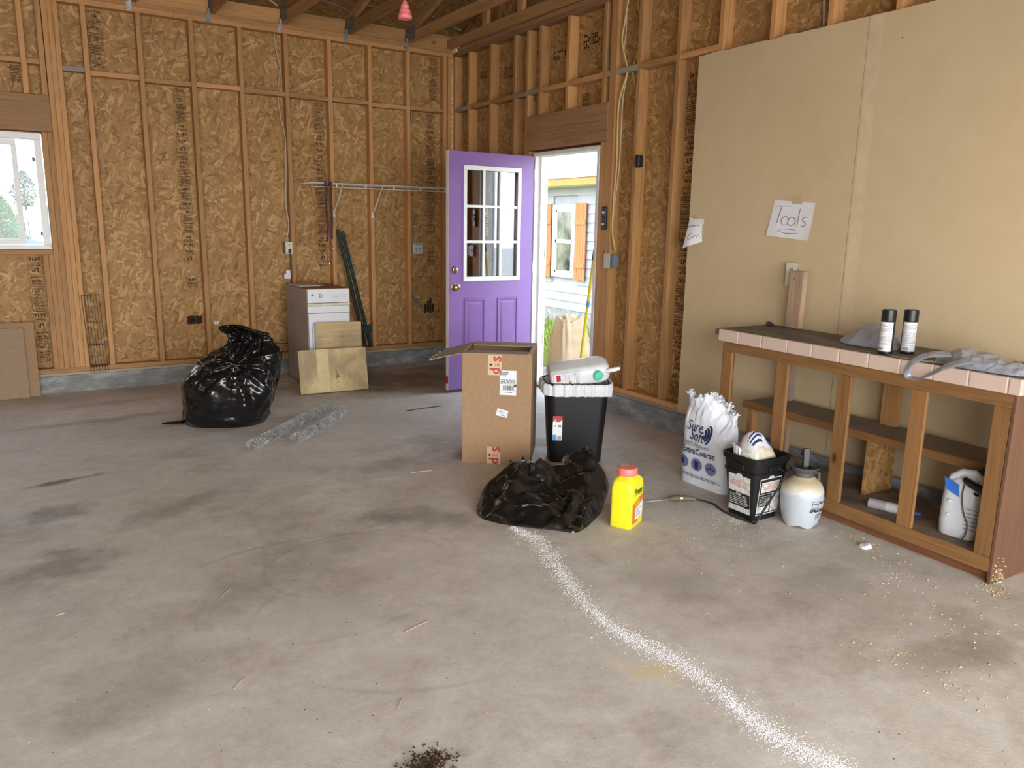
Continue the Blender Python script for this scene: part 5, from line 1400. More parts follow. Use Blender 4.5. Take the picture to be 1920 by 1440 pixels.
o2 = heap('dark_content', [(.03, .03), (.03, .12), (.03, .2), (.03, .3), (.03, BD-.03), (.12, BD-.03), (.2, BD-.03), (.3, BD-.03), (BW-.03, BD-.03), (BW-.03, .3), (BW-.03, .2), (BW-.03, .12), (BW-.03, .03), (.3, .03), (.2, .03), (.12, .03)], (.2, .2), lambda x, y: .56, 77, .014, 6, M['bag_black'], None, rings=40, steep=30)  # dark heap filling the box below the gap between its flaps
o2.location = (-1.699, -3.358, .008); o2.rotation_euler = (0, 0, atan2(-.613, .79)); o2.name = 'garbage_bag'
tag(o2, 'dark crumpled fill seen in the gap inside the cardboard box', 'garbage bag')

# ---- black waste bin
ba = -.51
o = thing('waste_bin', (-1.030, -3.605, 0), ba, 'tall black plastic waste bin with a white liner beside the box', 'waste bin')
rings = [rrect(.325+.065*z/.5, .225+.05*z/.5, .055, 8, z) for z in (0, .01, .15, .30, .45, .485)]
inner = [rrect(.325+.065*z/.5-.006, .225+.05*z/.5-.006, .052, 8, z) for z in (.485, .3, .012)]
MB().loft(rings+inner).build('bin_body', M['black_bin'], o, smooth=True, angle=50)
m = MB(); rings = []
for w_, d_, z in ((.392, .277, .470), (.410, .294, .474), (.412, .296, .500), (.398, .282, .506), (.386, .270, .498)): rings.append(rrect(w_, d_, .058, 8, z))
m.loft(rings, cap0=False, cap1=False).build('rim', M['black_bin'], o, smooth=True, angle=50)
# liner folded over the rim
base = rrect(1, 1, .3, 14, 0); rings = []
for q, z in ((1.045, -.038), (1.055, -.015), (1.06, .015), (1.045, .028), (.98, .031), (.93, .015), (.88, -.05), (.60, -.07), (.2, -.06)):
    ring = []
    for (bx_, by_, _) in rrect_d(.412, .296, .075, 180, 0):
        a = atan2(by_, bx_); k_ = tri(a*3.1+noise.noise(Vector((bx_*9, by_*9, 0))))*.010+tri(a*7.3)*.004
        dz = 0
        if z < 0 and q > 1: dz = -.006+.022*noise.noise(Vector((bx_*7, by_*7, 1)))
        ring.append((bx_*q+k_*cos(a)*.7, by_*q+k_*sin(a)*.7, .472+z+dz))
    rings.append(ring)
lin = MB().loft(rings, cap0=False, cap1=False).build('liner', M['liner'], o, smooth=True, angle=180)
fb2 = lambda u, v: (u, -(.225+.05*v/.5)/2-.0012, v)
MB().rect(-.150, -.092, .146, .300, fn=fb2).build('product_label', M['label_white'], o)
fb3 = lambda u, v: (u, -(.225+.05*v/.5)/2-.0020, v)
m = MB(); m.rect(-.150, -.092, .278, .300, fn=fb3).add([fb3(-.150, .278), fb3(-.135, .278), fb3(-.150, .262)], [(0, 2, 1)]).add([fb3(-.128, .278), fb3(-.095, .278), fb3(-.105, .264), fb3(-.138, .264)], [(0, 3, 2, 1)]); m.build('label_red', M['red_ink'], o)
MB().rect(-.150, -.126, .146, .182, fn=fb3).build('label_blue', M['blue_ink'], o)
m = MB(); m.rect(-.118, -.098, .238, .243, fn=fb3).rect(-.114, -.098, .230, .234, fn=fb3).rect(-.145, -.130, .240, .242, fn=fb3).rect(-.145, -.130, .232, .234, fn=fb3)
for k in range(7): m.rect(-.120+k*.0035, -.1183+k*.0035, .150, .172, fn=fb3)
m.build('label_print', M['black_ink'], o)
# white jug lying in the bin
o = thing('plastic_jug', (-1.045, -3.655, .562), ba, 'translucent white jug with mint green cap lying on the bin', 'jug')
JM = Matrix.Rotation(radians(-9), 4, 'Y') @ Matrix.Rotation(radians(18), 4, 'X')
m = MB(); m.m = JM @ Matrix.Rotation(pi/2, 4, 'Y'); rings = []
for z, w_, d_, cx in ((-.185, .10, .15, 0), (-.175, .12, .175, 0), (-.10, .126, .185, 0), (.03, .126, .185, 0), (.04, .122, .180, 0), (.05, .126, .185, 0), (.12, .124, .182, 0), (.155, .112, .165, 0), (.175, .08, .12, 0), (.182, .05, .07, 0)):
    rings.append(rrect(w_, d_, min(w_, d_)*.36, 7, z, cx))
jb = m.loft(rings).build('jug', M['jug_white'], o, smooth=True, angle=60)
cx, cz = .120, -.005
m = MB(); m.m = JM @ Matrix.Translation((.098, -.084, .012)) @ Matrix.Rotation(pi/2+.25, 4, 'X') @ Matrix.Rotation(.35, 4, 'Y')
m.lathe([(.030, -.02), (.030, .006), (.032, .007), (.032, .022), (.029, .025), (.006, .026), (.006, .022), (0, .022)], 28).build('cap', M['mint'], o, smooth=True, angle=40)
m = MB(); m.m = JM; m.tube([(.145, -.072, .02), (.165, -.085, .026), (.205, -.088, .030), (.235, -.078, .028)], [.010, .013, .014, .011], 12).build('handle', M['jug_white'], o, smooth=True)
m = MB(); m.m = JM; FJ = lambda u, v: (u, -.0935, v)
m.rect(-.165, .0, -.040, .058, fn=FJ); m.build('label', M['label_white'], o)
FJ2 = lambda u, v: (u, -.0942, v)
m = MB(); m.m = JM; m.rect(-.152, -.126, .004, .050, fn=FJ2); m.build('label_red', M['red_ink'], o)
m = MB(); m.m = JM; m.add([FJ2(-.10, -.045), FJ2(-.072, -.045), FJ2(-.062, -.01), FJ2(-.074, .004), FJ2(-.082, -.02)], [(0, 1, 2, 3, 4)]).build('label_orange', M['orange_ink'], o)
m = MB(); m.m = JM; rs = random.Random(9)
for k in range(12):
    u = -.120+k*.0095; v = .052
    while v > -.005-(.0 if k < 5 else .03):
        l = rs.uniform(.006, .012); m.rect(u, u+.0022, v-l, v, fn=FJ2); v -= l+.003
m.build('label_print', M['navy_mid'], o)
m = MB(); m.m = JM
for k in range(3): m.rect(-.045+k*.009, -.039+k*.009, -.040+.004*k, -.022+.003*k, fn=FJ2)
m.build('label_mark', M['teal'], o)
o = thing('teal_sponge', (-.835, -3.735, .510), ba, 'teal block resting at the right edge of the bin', 'sponge')
m = MB(); m.m = Matrix.Rotation(.5, 4, 'Y'); m.box(-.035, .035, -.02, .03, .0, .050); m.build('block', M['teal'], o, bevel=.010)
o.location = (-.868, -3.650, .525)
o = thing('glass_jar', (-.865, -3.585, .555), ba, 'small clear jar behind the jug in the bin', 'jar')
m = MB(); m.m = Matrix.Rotation(.4, 4, 'Y'); m.lathe([(.018, 0), (.022, .004), (.022, .05), (.016, .058), (.016, .064)], 20).build('jar', M['bag_clear'], o, smooth=True)
m = MB(); m.m = Matrix.Rotation(.4, 4, 'Y'); m.lathe([(.018, .0645), (.018, .076)], 20).build('lid', M['gray_plastic'], o, smooth=True, angle=40)

# ---- yellow weed-preventer container
px_, py_ = -1.517, -4.722
o = thing('yellow_container', (px_, py_, 0), atan2(.09, .179), 'yellow plastic container with coral lid beside the slumped bag', 'container')
W_, D_ = .165, .112
rings = []
for z, s_, dx in ((0, .93, 0), (.006, 1, 0), (.10, .99, 0), (.20, .985, 0), (.228, .95, 0), (.245, .80, .0), (.252, .62, 0), (.262, .56, 0)):
    rings.append(rrect(W_*s_ if z < .24 else W_*s_*.92, D_*s_, .018*s_+(.010 if z > .2 else 0), 6, z, W_/2-.004*(z > .23), D_/2))
yb = MB().loft(rings).build('tub', M['yellow'], o, smooth=True, angle=60)
m = MB(); m.tube([(W_-.010, D_/2, .225), (W_+.016, D_/2, .215), (W_+.028, D_/2, .185), (W_+.020, D_/2, .130), (W_+.022, D_/2, .075), (W_+.026, D_/2, .04), (W_-.004, D_/2, .015)], [.02, .016, .012, .011, .013, .018, .02], 12).build('handle', M['yellow'], o, smooth=True)
ring = []
m = MB(); m.lathe([(.047, .258), (.049, .262), (.049, .290), (.045, .295), (.0, .297)], 40, W_/2-.012, D_/2); m.build('lid', M['coral'], o, smooth=True, angle=45)
m = MB(); m.add([(W_/2-.012+.038*cos(a), D_/2+.038*sin(a), .2975+.0004) for a in [pi*.05+pi*.8*k/16 for k in range(17)]]+[(W_/2-.012+.012*cos(a)-.01, D_/2+.010*sin(a), .2979) for a in [pi*.85-pi*.8*k/8 for k in range(9)]], [tuple(range(26))]).build('lid_swirl', M['tape_tan'], o)
fl_ = lambda u, v: (u, .0-.0012+.0, v)
MB().rect(.022, W_-.024, .042, .190, fn=lambda u, v: (u, -.0008, v)).build('label', M['yellow'], o) if False else None
m = MB(); m.text('Preen', .050, W_/2+.002, .178, bold=.025, sx=.80, fn=fl_, shear=.1); m.build('lettering', M['green_ink'], o)
m = MB(); m.add([fl_(.022, .090), fl_(W_-.022, .122), fl_(W_-.022, .152), fl_(.022, .120)], [(0, 1, 2, 3)]).rect(.022, .050, .024, .095, fn=fl_).rect(.05, .09, .022, .036, fn=fl_); m.build('label_orange', M['orange_ink'], o)
m = MB(); m.add([fl_(.052, .038), fl_(W_-.022, .046), fl_(W_-.022, .118), fl_(.052, .094)], [(0, 1, 2, 3)]); m.build('label_white', M['label_white'], o)
m = MB(); rs = random.Random(2)
for k in range(5): m.rect(.060, .060+rs.uniform(.04, .075), .052+k*.009, .0545+k*.009, fn=lambda u, v: (u, -.0018, v))
m.build('label_print', M['gray_ink'], o)
m = MB(); m.text('WEED', .020, .080, .121, bold=.02, rot=.25, fn=lambda u, v: (u, -.0018, v)); m.build('label_text', M['yellow'], o)


# ---- sack of softener salt
o = thing('salt_bag', (-.748, -4.245, 0), -pi/2-.03, 'white sack of coarse water softener salt with torn top', 'sack')
SW, SD, SH = .345, .135, .50
rings = []; N = 120; J = 70
for j in range(J+1):
    z = SH*j/J; q = smooth01(.55, 1, z/SH); ring = []
    w_ = SW*(1-.10*q+.03*sin(z*6)); d_ = SD*(.86+.22*sin(min(1, z/.25)*pi*.55))*(1-.80*q)+.012
    r_ = d_*.46
    pts = rrect_d(w_, d_, r_, 200, z, SW/2, SD/2)
    for (x, y, _) in pts:
        u = (x-SW/2)/SW
        c_ = crumple((x, y, z), 61, 3.4, 4)*.008*min(1, z/.05)+q*crumple((x, y, z), 62, 6, 4)*.026
        lift = q*(.040*(-u*2)+.030*sin(u*9+1.2)+.020*crumple((x*3, 0, 0), 63, 9)) if z > .3 else 0
        bl = .018*noise.noise(Vector((x*5, y*9, z*5)))*(1-q)
        sy_ = -1 if y < SD/2 else 1
        ring.append((x+u*c_, y+sy_*(c_+bl*.5)+(.035*q*sin(u*5)), z+lift))
    rings.append(ring)
sk = MB().loft(rings, cap1=False).build('sack', M['bag_white'], o, smooth=True, angle=180)
top = rings[-1]; m = MB(); rs = random.Random(17)
for k in range(0, len(top), 1):
    p0 = Vector(top[k]); p1 = Vector(top[(k+1) % len(top)]); h = rs.uniform(.003, .012)+max(0, noise.noise(Vector((k*.21, 3, 0))))*.055*rs.random(); b = rs.uniform(-.020, .020)
    m.add([p0, p1, p1+Vector((rs.uniform(-.01, .01), b, h*rs.random())), p0+Vector((rs.uniform(-.01, .01), b, h))], [(0, 1, 2, 3)])
m.build('torn_rim', M['bag_white'], sk)
from mathutils.bvhtree import BVHTree
def on_surface(obj, off=.0018, ax=1, back=-1.0):
    me = obj.data; bvh = BVHTree.FromPolygons([v.co for v in me.vertices], [tuple(p.vertices) for p in me.polygons])
    def f(u, v):
        h = bvh.ray_cast(Vector((u, back, v)), Vector((0, 1, 0)))
        return (u, (h[0].y if h[0] else 0)-off, v)
    return f
fs_ = on_surface(sk, .0045)
m = MB()
m.text('Sure', .078, .125, .345, bold=.006, shear=.25, fn=fs_, sx=.85); m.text('Soft', .085, .150, .295, bold=.006, shear=.25, fn=fs_, sx=.85)
for k in range(3):
    a0, a1 = -1.15, 1.15; r1, r2 = .016+.013*k, .026+.012*k; n = 14; c0 = (.200+.004*k, .318)
    P1 = [(c0[0]+r2*cos(a0+(a1-a0)*j/n), c0[1]+r2*1.15*sin(a0+(a1-a0)*j/n)) for j in range(n+1)]
    P2 = [(c0[0]-.006+r1*cos(a0+(a1-a0)*j/n), c0[1]+r1*1.25*sin(a0+(a1-a0)*j/n)) for j in range(n+1)]
    for j in range(n): m.add([fs_(*P1[j]), fs_(*P1[j+1]), fs_(*P2[j+1]), fs_(*P2[j])], [(0, 1, 2, 3)])
m.text('ExtraCoarse', .050, .166, .205, bold=.018, fn=fs_, sx=.98)
m.build('lettering', M['navy'], sk)
m = MB(); m.text('100% Natural', .036, .150, .243, bold=.0, fn=fs_); 
for k, z in enumerate((.062, .052)):
    a = .03
    while a < .31: l = random.uniform(.006, .02); m.rect(a, a+l, z-.0, z+.005, fn=fs_); a += l+.003
m.build('small_print', M['gray_ink'], sk)
for i, u in enumerate((.055, .158, .262)):
    m = MB(); n = 20; zc = .130
    m.add([fs_(u, zc)]+[fs_(u+.040*cos(2*pi*k/n), zc+.036*sin(2*pi*k/n)) for k in range(n)], [(0, 1+k, 1+(k+1) % n) for k in range(n)]); m.build('picture_disc', M['navy_mid'], sk)
fs2 = on_surface(sk, .0065); m = MB()
m.rect(.145, .172, .112, .152, fn=fs2).rect(.150, .166, .104, .112, fn=fs2).rect(.232, .290, .128, .134, fn=fs2).rect(.262, .268, .134, .156, fn=fs2).rect(.04, .062, .118, .148, fn=fs2)
m.build('picture', M['navy'], sk)

# ---- black square bucket
o = thing('bucket', (-.812, -4.855, 0), 0, 'square black plastic bucket with worn labels beside the salt sack', 'bucket')
def rq(z): return .182+.06*(z/.33)
wq = lambda z: .186+.062*z/.33
dq = lambda z: .170+.055*z/.33
rings = [rrect(wq(z)-.004*(z < .01), dq(z), .028, 6, z) for z in (0, .01, .12, .235)]
rings += [rrect(wq(.235)+.012, dq(.235)+.012, .030, 6, .237), rrect(wq(.24)+.014, dq(.24)+.014, .03, 6, .252), rrect(wq(.24)+.004, dq(.24)+.004, .03, 6, .256), rrect(wq(.3)+.004, dq(.3)+.004, .03, 6, .300), rrect(wq(.3)+.018, dq(.3)+.018, .032, 6, .303), rrect(wq(.32)+.020, dq(.32)+.020, .032, 6, .330), rrect(wq(.32)+.008, dq(.32)+.008, .03, 6, .332), rrect(wq(.3)-.006, dq(.3)-.006, .028, 6, .31), rrect(wq(0)-.01, dq(0)-.01, .024, 6, .006)]
bk_ = MB().loft(rings).build('bucket_body', M['black_plastic'], o, smooth=True, angle=35)
MB().box(-.035, .045, -dq(.28)/2-.012, -dq(.25)/2+.004, .258, .290).build('handle_lug', M['black_plastic'], o, bevel=.004)
MB().box(-wq(.28)/2-.012, -wq(.25)/2+.004, -.035, .04, .258, .290).build('handle_lug', M['black_plastic'], o, bevel=.004)
cable('wire_handle', [(.02, -dq(.28)/2-.016, .275), (.055, -dq(.25)/2-.03, .255), (.10, -.12, .232), (.135, -.05, .228), (.14, .05, .235), (.10, .11, .26)], .0022, M['rust_wire'], o)
L1 = lambda u, v, k=.0012: (u, -dq(v)/2-k, v)         # side facing the room front (-y)
L2 = lambda u, v, k=.0012: (-wq(v)/2-k, -u, v)        # side facing -x
L1b = lambda u, v: L1(u, v, .0022); L2b = lambda u, v: L2(u, v, .0022)
def label_panel(F, Fb, w_, seed):
    MB().rect(-w_/2, w_/2, .030, .225, fn=F).build('label', M['label_worn'], bk_)
    rs = random.Random(seed); m = MB()
    if seed == 1:   # the one facing right-front: framed black panels
        m.rect(-w_/2+.004, w_/2-.004, .205, .220, fn=Fb).rect(-w_/2+.004, -w_/2+.014, .145, .205, fn=Fb).rect(w_/2-.014, w_/2-.004, .145, .205, fn=Fb).rect(-w_/2+.004, w_/2-.004, .142, .150, fn=Fb)
        m.rect(-w_/2+.004, .012, .075, .140, fn=Fb).rect(.012, .020, .040, .140, fn=Fb).rect(-w_/2+.004, w_/2-.004, .035, .041, fn=Fb)
    else:
        m.rect(-w_/2+.002, w_/2-.002, .060, .135, fn=Fb)
    m.build('label_black', M['black_ink'], bk_)
    m = MB(); Fc = lambda u, v: tuple(Vector(Fb(u, v))+(Vector(Fb(u, v))-Vector(F(u, v)))*.8)
    for k in range(6):
        a = -w_/2+.010; e_ = .006 if seed == 1 else w_/2-.02
        while a < e_: l = rs.uniform(.006, .022); m.rect(a, min(a+l, e_), .082+k*.009 if seed == 1 else .070+k*.0095, .0845+k*.009 if seed == 1 else .0735+k*.0095, fn=Fc); a += l+.004
    for k in range(14): a = rs.uniform(-w_/2+.01, w_/2-.02); b = rs.uniform(.065, .13); m.add([Fc(a, b), Fc(a+.012, b+.003), Fc(a+.015, b+.007), Fc(a+.003, b+.005)], [(0, 1, 2, 3)])
    m.build('label_scuff', M['label_worn'], bk_)
    m = MB()
    for q in range(3):
        a = -w_/2+.022
        while a < w_/2-.022: l = rs.uniform(.004, .010); m.rect(a, a+l, .165+q*.012, .171+q*.012, fn=Fb); a += l+.003
    m.build('label_faded_print', M['red_faded'], bk_)
    m = MB(); n = 10; m.add([Fb(0, .200)]+[F(.020*cos(pi*k/n), .222+.016*sin(pi*k/n)) for k in range(n+1)], [(0, k+1, k+2) for k in range(n)]); m.build('label_crest', M['label_worn'], bk_)
label_panel(L1, L1b, .158, 1); label_panel(L2, L2b, .140, 2)
m = MB(); n = 16
for k in range(n):
    a, b = 2*pi*k/n, 2*pi*(k+1)/n
    m.add([L2b(.045+.010*cos(a), .075+.012*sin(a)), L2b(.045+.010*cos(b), .075+.012*sin(b)), L2b(.045+.016*cos(b), .075+.019*sin(b)), L2b(.045+.016*cos(a), .075+.019*sin(a))], [(0, 1, 2, 3)])
m.build('label_ring', M['black_ink'], bk_)
o = thing('compound_bag', (-.812, -4.855, .285), 0, 'crumpled bag of joint compound with blue tape sitting in the bucket', 'bag')
cb = heap('bag', [(-.10, -.07), (-.104, .04), (-.06, .088), (.03, .088), (.090, .06), (.096, -.03), (.05, -.082), (-.05, -.086)], (-.01, 0), lambda x, y: .105+.035*math.exp(-((x+.05)**2+(y-.03)**2)/.006), 71, .055, 3.6, M['bag_clear'], o, rings=70, steep=2.6, angle=35)
def topmap(obj, off=.002):
    me = obj.data; bvh = BVHTree.FromPolygons([v.co for v in me.vertices], [tuple(p.vertices) for p in me.polygons])
    return lambda u, v: (u, v, (bvh.ray_cast(Vector((u, v, 1)), Vector((0, 0, -1)))[0] or Vector((0, 0, .08))).z+off)
tm = topmap(cb, .003); tm2 = topmap(cb, .0055)
def patch(m, x0, x1, y0, y1, fn, n=8, sk_=0):
    for i in range(n):
        for j in range(n):
            a, b = x0+(x1-x0)*i/n, x0+(x1-x0)*(i+1)/n; c, d = y0+(y1-y0)*j/n, y0+(y1-y0)*(j+1)/n
            m.add([fn(a+sk_*c, c), fn(b+sk_*c, c), fn(b+sk_*d, d), fn(a+sk_*d, d)], [(0, 1, 2, 3)])
m = MB(); patch(m, -.105, .02, -.065, .08, tm, 14); m.build('printed_panel', M['label_white'], cb)
m = MB(); patch(m, .015, .060, -.045, -.005, tm2, 6); m.build('tape', M['blue_tape'], cb)
m = MB(); patch(m, -.090, -.02, -.050, -.040, tm2, 5); patch(m, -.088, -.005, -.030, -.022, tm2, 5); patch(m, -.085, -.01, -.012, -.004, tm2, 5); patch(m, -.03, .02, .055, .068, tm2, 4); m.build('printed_bar', M['blue_dark'], cb)
m = MB(); patch(m, -.090, -.065, .035, .058, tm2, 4); patch(m, -.05, .01, .005, .022, tm2, 5, .3); m.build('printed_red', M['red_faded'], cb)

# ---- pump sprayer
SXc, SYc = -.668, -5.025
SXc, SYc = -.705, -5.065
o = thing('pump_sprayer', (SXc, SYc, 0), radians(-40), 'white tank sprayer with dark pump standing by the workbench', 'sprayer')
prof = [(.080, .012), (.084, .02), (.094, .06), (.1015, .11), (.1035, .15), (.100, .185), (.088, .215), (.066, .238), (.046, .250), (.044, .258)]
m = MB(); rings = []
for r, z in prof:
    rings.append([(r*cos(2*pi*k/60), r*sin(2*pi*k/60), z-(.012*(.5+.5*cos(5*2*pi*k/60)) if z < .03 else 0)) for k in range(60)])
m.loft(rings); tk = m.build('tank', M['sprayer_tank'], o, smooth=True, angle=60)
cl = MB().lathe([(.047, .243), (.047, .270), (.050, .272), (.056, .280), (.072, .298), (.073, .302), (.069, .301), (.052, .284), (.030, .282), (.0, .282)], 40).build('funnel_collar', M['gray_plastic'], o, smooth=True, angle=40)
MB().hexa([(-.012, -.014, .283), (.012, -.014, .283), (.012, .014, .283), (-.012, .014, .283), (-.012, -.016, .345), (.012, -.016, .345), (.012, .012, .345), (-.012, .012, .345)]).build('pump_shaft', M['gray_plastic'], o, bevel=.004)
m = MB(); m.hexa([(-.016, -.030, .300), (.016, -.030, .300), (.016, -.018, .300), (-.016, -.018, .300), (-.018, -.020, .395), (.018, -.020, .395), (.016, -.004, .390), (-.016, -.004, .390)])
m.hexa([(-.018, -.012, .350), (.018, -.012, .350), (.018, .030, .345), (-.018, .030, .345), (-.018, -.004, .392), (.018, -.004, .392), (.016, .034, .362), (-.016, .034, .362)])
m.build('pump_handle', M['black_plastic'], o, bevel=.005)
m = MB(); m.tube([(-.02, -.04, .29), (.0, -.046, .296), (.02, -.038, .29)], .006, 8).tube([(.02, -.02, .288), (.035, .0, .292), (.02, .02, .288)], .005, 8); m.build('pump_lever', M['black_rubber'], o, smooth=True)
m = MB(); m.tube([(.048, -.01, .268), (.066, -.012, .272), (.070, -.012, .235)], .008, 8).build('nozzle_clip', M['gray_plastic'], o, smooth=True)
RT = .1042
def ft(u, v):
    r_ = [interp([(z, r) for r, z in prof], v)[0]][0]+.0030; a = -pi/2+u/RT; return (r_*cos(a), r_*sin(a), v)
m = MB(); u0 = .055
for q in ((-.028+u0, .010+u0, .1215, .123), (-.028+u0, .010+u0, .148, .1495), (-.028+u0, -.0265+u0, .1215, .1495), (.0085+u0, .010+u0, .1215, .1495)): m.rect(*q, fn=ft, n=4)
m.text('CHAPIN', .0105, -.009+u0, .1355, bold=.02, fn=ft); m.text('Multi', .018, .034+u0, .140, bold=.01, fn=ft)
m.text('GRAB & GO', .0085, -.008+u0, .1125, bold=.03, fn=ft); m.text('SPRAYER', .0235, .010+u0, .098, bold=.035, fn=ft)
for k in range(4): m.rect(.012+u0, .040+u0-.004*k, .079-k*.0062, .0815-k*.0062, fn=ft, n=4)
m.rect(.004+u0, .006+u0, .052, .082, fn=ft)
m.build('lettering', M['black_ink'], tk)
# hose, shut-off and wand on the floor (world coordinates)
ow = thing('spray_wand', (0, 0, 0), 0, 'black hose with brass wand lying on the floor in front of the sack', 'spray wand')
cable('hose', [(-.722, -5.012, .285), (-.775, -5.020, .262), (-.835, -5.020, .19), (-.895, -5.00, .09), (-.930, -4.985, .022), (-.925, -4.955, .008), (-.935, -4.86, .007), (-.925, -4.76, .007), (-.895, -4.67, .007), (-.915, -4.61, .010), (-.94, -4.58, .014)], .0055, M['black_rubber'], ow, 8)
MB().tube([(-.94, -4.578, .015), (-.96, -4.567, .017), (-.99, -4.549, .0185), (-1.04, -4.520, .0185), (-1.06, -4.508, .013)], [.010, .014, .017, .017, .009], 14).build('grip', plain('wand_grip', (.10, .085, .06, 1), .6), ow, smooth=True)
MB().tube([(-1.00, -4.543, .0186), (-1.012, -4.536, .0186)], .0176, 14).build('grip_band', M['brass'], ow)
MB().tube([(-1.06, -4.508, .011), (-1.235, -4.448, .006), (-1.30, -4.42, .005)], .0035, 8).build('rod', M['zinc'], ow, smooth=True)

# ---- yellow pole and paper bag in the doorway
a = Vector((.02, -2.405, 1.262)); b = Vector((.05, -2.19, .035))
o = thing('yellow_pole', (b.x, b.y, b.z), 0, 'long yellow pole with black grip leaning in the doorway', 'pole')
dv = a-b
m = MB().tube([(0, 0, 0), dv*.93], .0125, 14).build('pole', M['yellow_pole'], o, smooth=True)
MB().tube([dv*.93, dv*1.0], [.0145, .013], 14).build('grip', M['black_plastic'], o, smooth=True)
MB().tube([dv*.615, dv*.655], .0132, 14).build('band', M['blue_ink'], o, smooth=True)
MB().tube([Vector((0, 0, -.010)), dv*.02], [.010, .0132], 14).build('tip', M['black_plastic'], o)

def paper_sack():
    o = thing('paper_bag', (.50, -1.46, -.078), radians(8), 'brown paper yard waste bag standing outside the side door', 'paper bag')
    T = [(0, .20, .14), (.05, .205, .15), (.3, .20, .145), (.45, .18, .12), (.55, .165, .10), (.62, .15, .08), (.66, .145, .07)]
    rings = []; 
    for j in range(61):
        z = .66*j/60; w_, d_ = interp(T, z); ring = []
        for k in range(120):
            a = 2*pi*k/120; ca, sa = cos(a), sin(a); e = .35+.25*z
            x = w_*math.copysign(abs(ca)**e, ca); y = d_*math.copysign(abs(sa)**e, sa)
            c_ = crumple((x, y, z), 81, 2.8, 3)*.022*min(1, z/.1)+tri(a*1.6+.3)*.018*smooth01(.2, .6, z)
            lift = .035*tri(a*.95+.2)*smooth01(.5, .66, z)
            ring.append((x*(1+c_*3), y*(1+c_*4), z+lift))
        rings.append(ring)
    for q in (.9, .6): rings.append([(p[0]*q, p[1]*q, p[2]-.05*(1.1-q)) for p in rings[60]])
    MB().loft(rings, cap1=True).build('sack', M['paper_bag'], o, smooth=True, angle=180)
    ob = heap('crumpled_paper', [(-.07, -.04), (-.06, .05), (.03, .06), (.08, .02), (.06, -.05)], (0, 0), lambda x, y: .07, 83, .03, 10, M['paper_bag'], o, rings=20)
    ob.location = (-.02, 0, .63)
paper_sack()
o = thing('paper_sheet', (-.995, -3.21, .001), .4, 'white paper sheet on the floor between the box and the bin', 'paper')
MB().box(-.07, .07, -.10, .10, 0, .001).build('sheet', M['paper'], o)

# ---- small litter
def scrap(name, pts, r, mat, label, cat, group=None):
    o = MB().tube(pts, r, 6).build(name, mat, None); tag(o, label, cat, group); return o
scrap('twig', [(-1.44, -1.974, .004), (-1.28, -1.962, .006), (-1.128, -1.954, .004)], .003, M['ink'], 'long dark twig on the floor between garbage bag and box', 'twig')
scrap('twig', [(-2.061, -3.397, .003), (-2.0, -3.408, .004), (-1.934, -3.421, .003)], .0022, M['tape_tan'], 'short pale twig on the floor left of the cardboard box', 'twig')
o = heap('paper_scrap', [(-.03, -.015), (-.02, .025), (.02, .025), (.035, -.005), (.01, -.025)], (0, 0), lambda x, y: .018, 91, .012, 18, M['paper'], None, rings=14)
o.location = (-.689, -5.418, 0); tag(o, 'small crumpled white paper scrap on the floor before the bench', 'paper')
def specks(name, gen, n, size, mat, label, cat, seed):
    rs = random.Random(seed); m = MB()
    for _ in range(n):
        x, y, zb_ = gen(rs); s_ = rs.uniform(*size); a = rs.random()*6.28; h = s_*rs.uniform(.5, .9)
        m.add([(x+s_*cos(a), y+s_*sin(a), zb_), (x+s_*cos(a+2.1), y+s_*sin(a+2.1), zb_), (x+s_*cos(a+4.2), y+s_*sin(a+4.2), zb_), (x, y, zb_+h)], [(0, 1, 3), (1, 2, 3), (2, 0, 3), (0, 2, 1)])
    o = m.build(name, mat, None); tag(o, label, cat, kind='stuff'); return o
TR = [(-1.990, -4.394), (-1.972, -4.496), (-1.960, -4.592), (-2.013, -4.755), (-2.059, -4.893), (-2.104, -5.025), (-2.145, -5.148), (-2.165, -5.276), (-2.181, -5.392), (-2.170, -5.477), (-2.158, -5.555), (-2.140, -5.638), (-2.129, -5.721), (-2.136, -5.818), (-2.144, -5.912), (-2.155, -5.978), (-2.167, -6.038), (-2.167, -6.102), (-2.168, -6.165), (-2.150, -6.229), (-2.137, -6.290), (-2.116, -6.342)]
def trail(rs):
    q = rs.random()*(len(TR)-1); i = int(q); f_ = q-i; p = Vector(TR[i]).lerp(Vector(TR[i+1]), f_)
    d = (Vector(TR[i+1])-Vector(TR[i])).normalized(); n = Vector((-d.y, d.x)); t_ = q/(len(TR)-1)
    w_ = .014+.009*abs(sin(t_*9))+.004*t_
    off = rs.gauss(0, w_) if rs.random() < .84 else rs.gauss(0, .042)
    return p.x+n.x*off, p.y+n.y*off, 0
specks('white_granules', trail, 9500, (.0009, .0025), plain('granule', (.86, .86, .90, 1), .7), 'long trail of white granules spilled across the floor', 'granules', 1)
def near_bucket(rs):
    c = rs.choice(((-.955, -4.90, .03), (-1.05, -4.86, .09), (-1.25, -4.85, .16), (-1.0, -4.98, .12), (-1.42, -5.0, .25)))
    return rs.gauss(c[0], c[2]), rs.gauss(c[1], c[2]*.8), 0
specks('white_granules', near_bucket, 520, (.0009, .0024), plain('granule_b', (.84, .80, .78, 1), .7), 'scattered white granules around the black bucket', 'granules', 2)
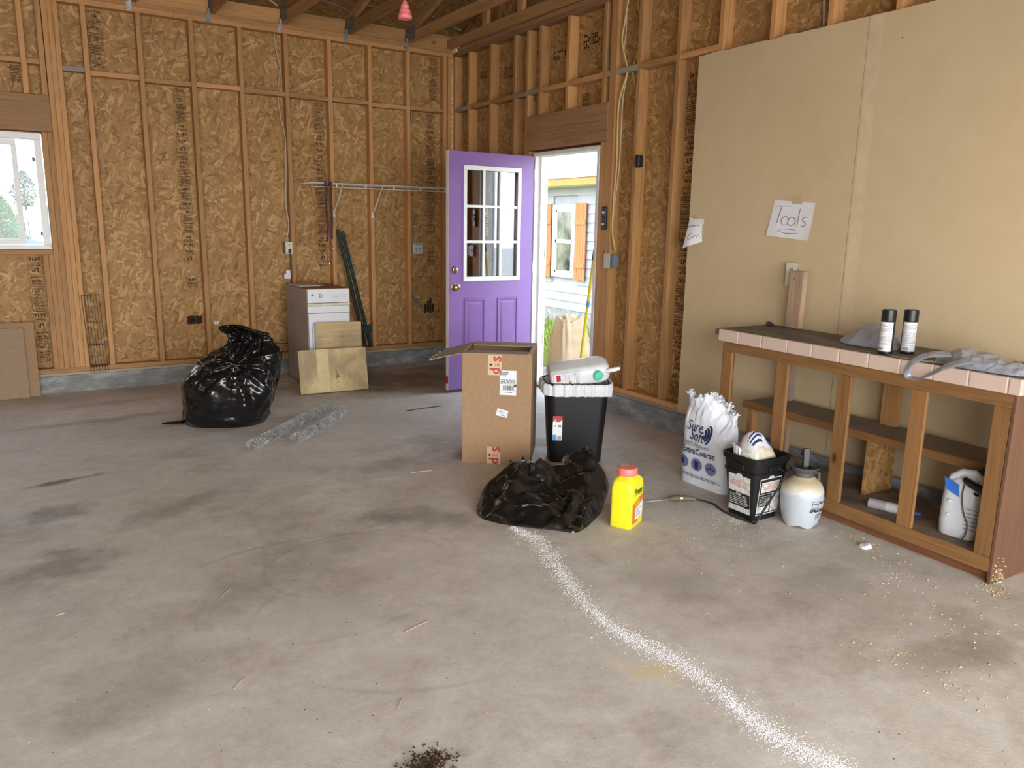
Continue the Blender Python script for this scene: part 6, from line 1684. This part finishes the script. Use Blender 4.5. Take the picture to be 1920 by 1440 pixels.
def shav(rs):
    c = rs.choice(((-1.42, -6.05, .06), (-1.46, -6.27, .07), (-1.06, -6.02, .10), (-1.25, -6.15, .18), (-.75, -6.08, .12), (-.62, -5.97, .03), (-.60, -5.93, .02), (-.70, -5.55, .08), (-.62, -5.33, .05), (-1.3, -5.8, .3), (-.85, -5.7, .08)))
    x, y = rs.gauss(c[0], c[2]), rs.gauss(c[1], c[2])
    return (min(-.60, x) if y > -5.95 else x), y, 0
specks('wood_chips', shav, 400, (.0016, .0068), plain('chips', (.52, .40, .22, 1), .8, var=.3, scale=8), 'pale wood chips and crumbs scattered near the workbench', 'wood chips', 3)
o = specks('chip_clump', lambda rs: (rs.gauss(0, .012), rs.gauss(0, .016), abs(rs.gauss(0, .05))), 130, (.003, .008), M['tape_tan'], 'clump of crumbs and fluff at the bench bottom corner', 'crumbs', 9)
o.location = (-.556, -5.925, 0)
specks('charred_bits', lambda rs: (rs.gauss(-3.080, .034), rs.gauss(-5.715, .026), 0), 420, (.002, .006), M['ink'], 'dark charred bits on the floor near the camera', 'debris', 5)
BUSY = ((-2.68, -1.65, .50), (-1.66, -4.22, .50), (-1.40, -3.25, .42), (-1.03, -3.6, .27), (-1.45, -4.65, .18), (-1.6, -.6, .65), (-.65, -4.4, .35), (-.81, -4.86, .22), (-.70, -5.07, .15))
def strayf(rs):
    while True:
        x, y = rs.uniform(-4.2, -.72), rs.uniform(-6.6, -1.15)
        if all((x-a)**2+(y-b)**2 > c*c for a, b, c in BUSY): return x, y, 0
specks('crumbs', strayf, 420, (.0012, .0040), plain('crumb', (.50, .42, .28, 1), .8, var=.4, scale=5), 'stray crumbs and straw bits over the floor', 'crumbs', 6)
specks('dark_crumbs', strayf, 260, (.0012, .0036), M['ink'], 'stray dark specks over the floor', 'crumbs', 7)
for i, (x, y, l, a) in enumerate(((-3.35, -4.45, .07, .9), (-3.45, -5.1, .06, .8), (-2.85, -5.05, .11, .25), (-3.9, -4.3, .03, .2), (-3.05, -5.45, .05, .9))):
    o = MB().tube([(x, y, .002), (x+l*cos(a)/2, y+l*sin(a)/2, .004), (x+l*cos(a), y+l*sin(a), .002)], .0013, 5).build('straw', M['tape_tan'], None)
    tag(o, ('pale straw on the floor left of the middle', 'pale straw on the left floor toward the camera', 'longest pale straw near the floor middle', 'tiny straw at the far left of the floor', 'pale straw nearest the charred bits')[i], 'straw', 'straws lying on the floor')
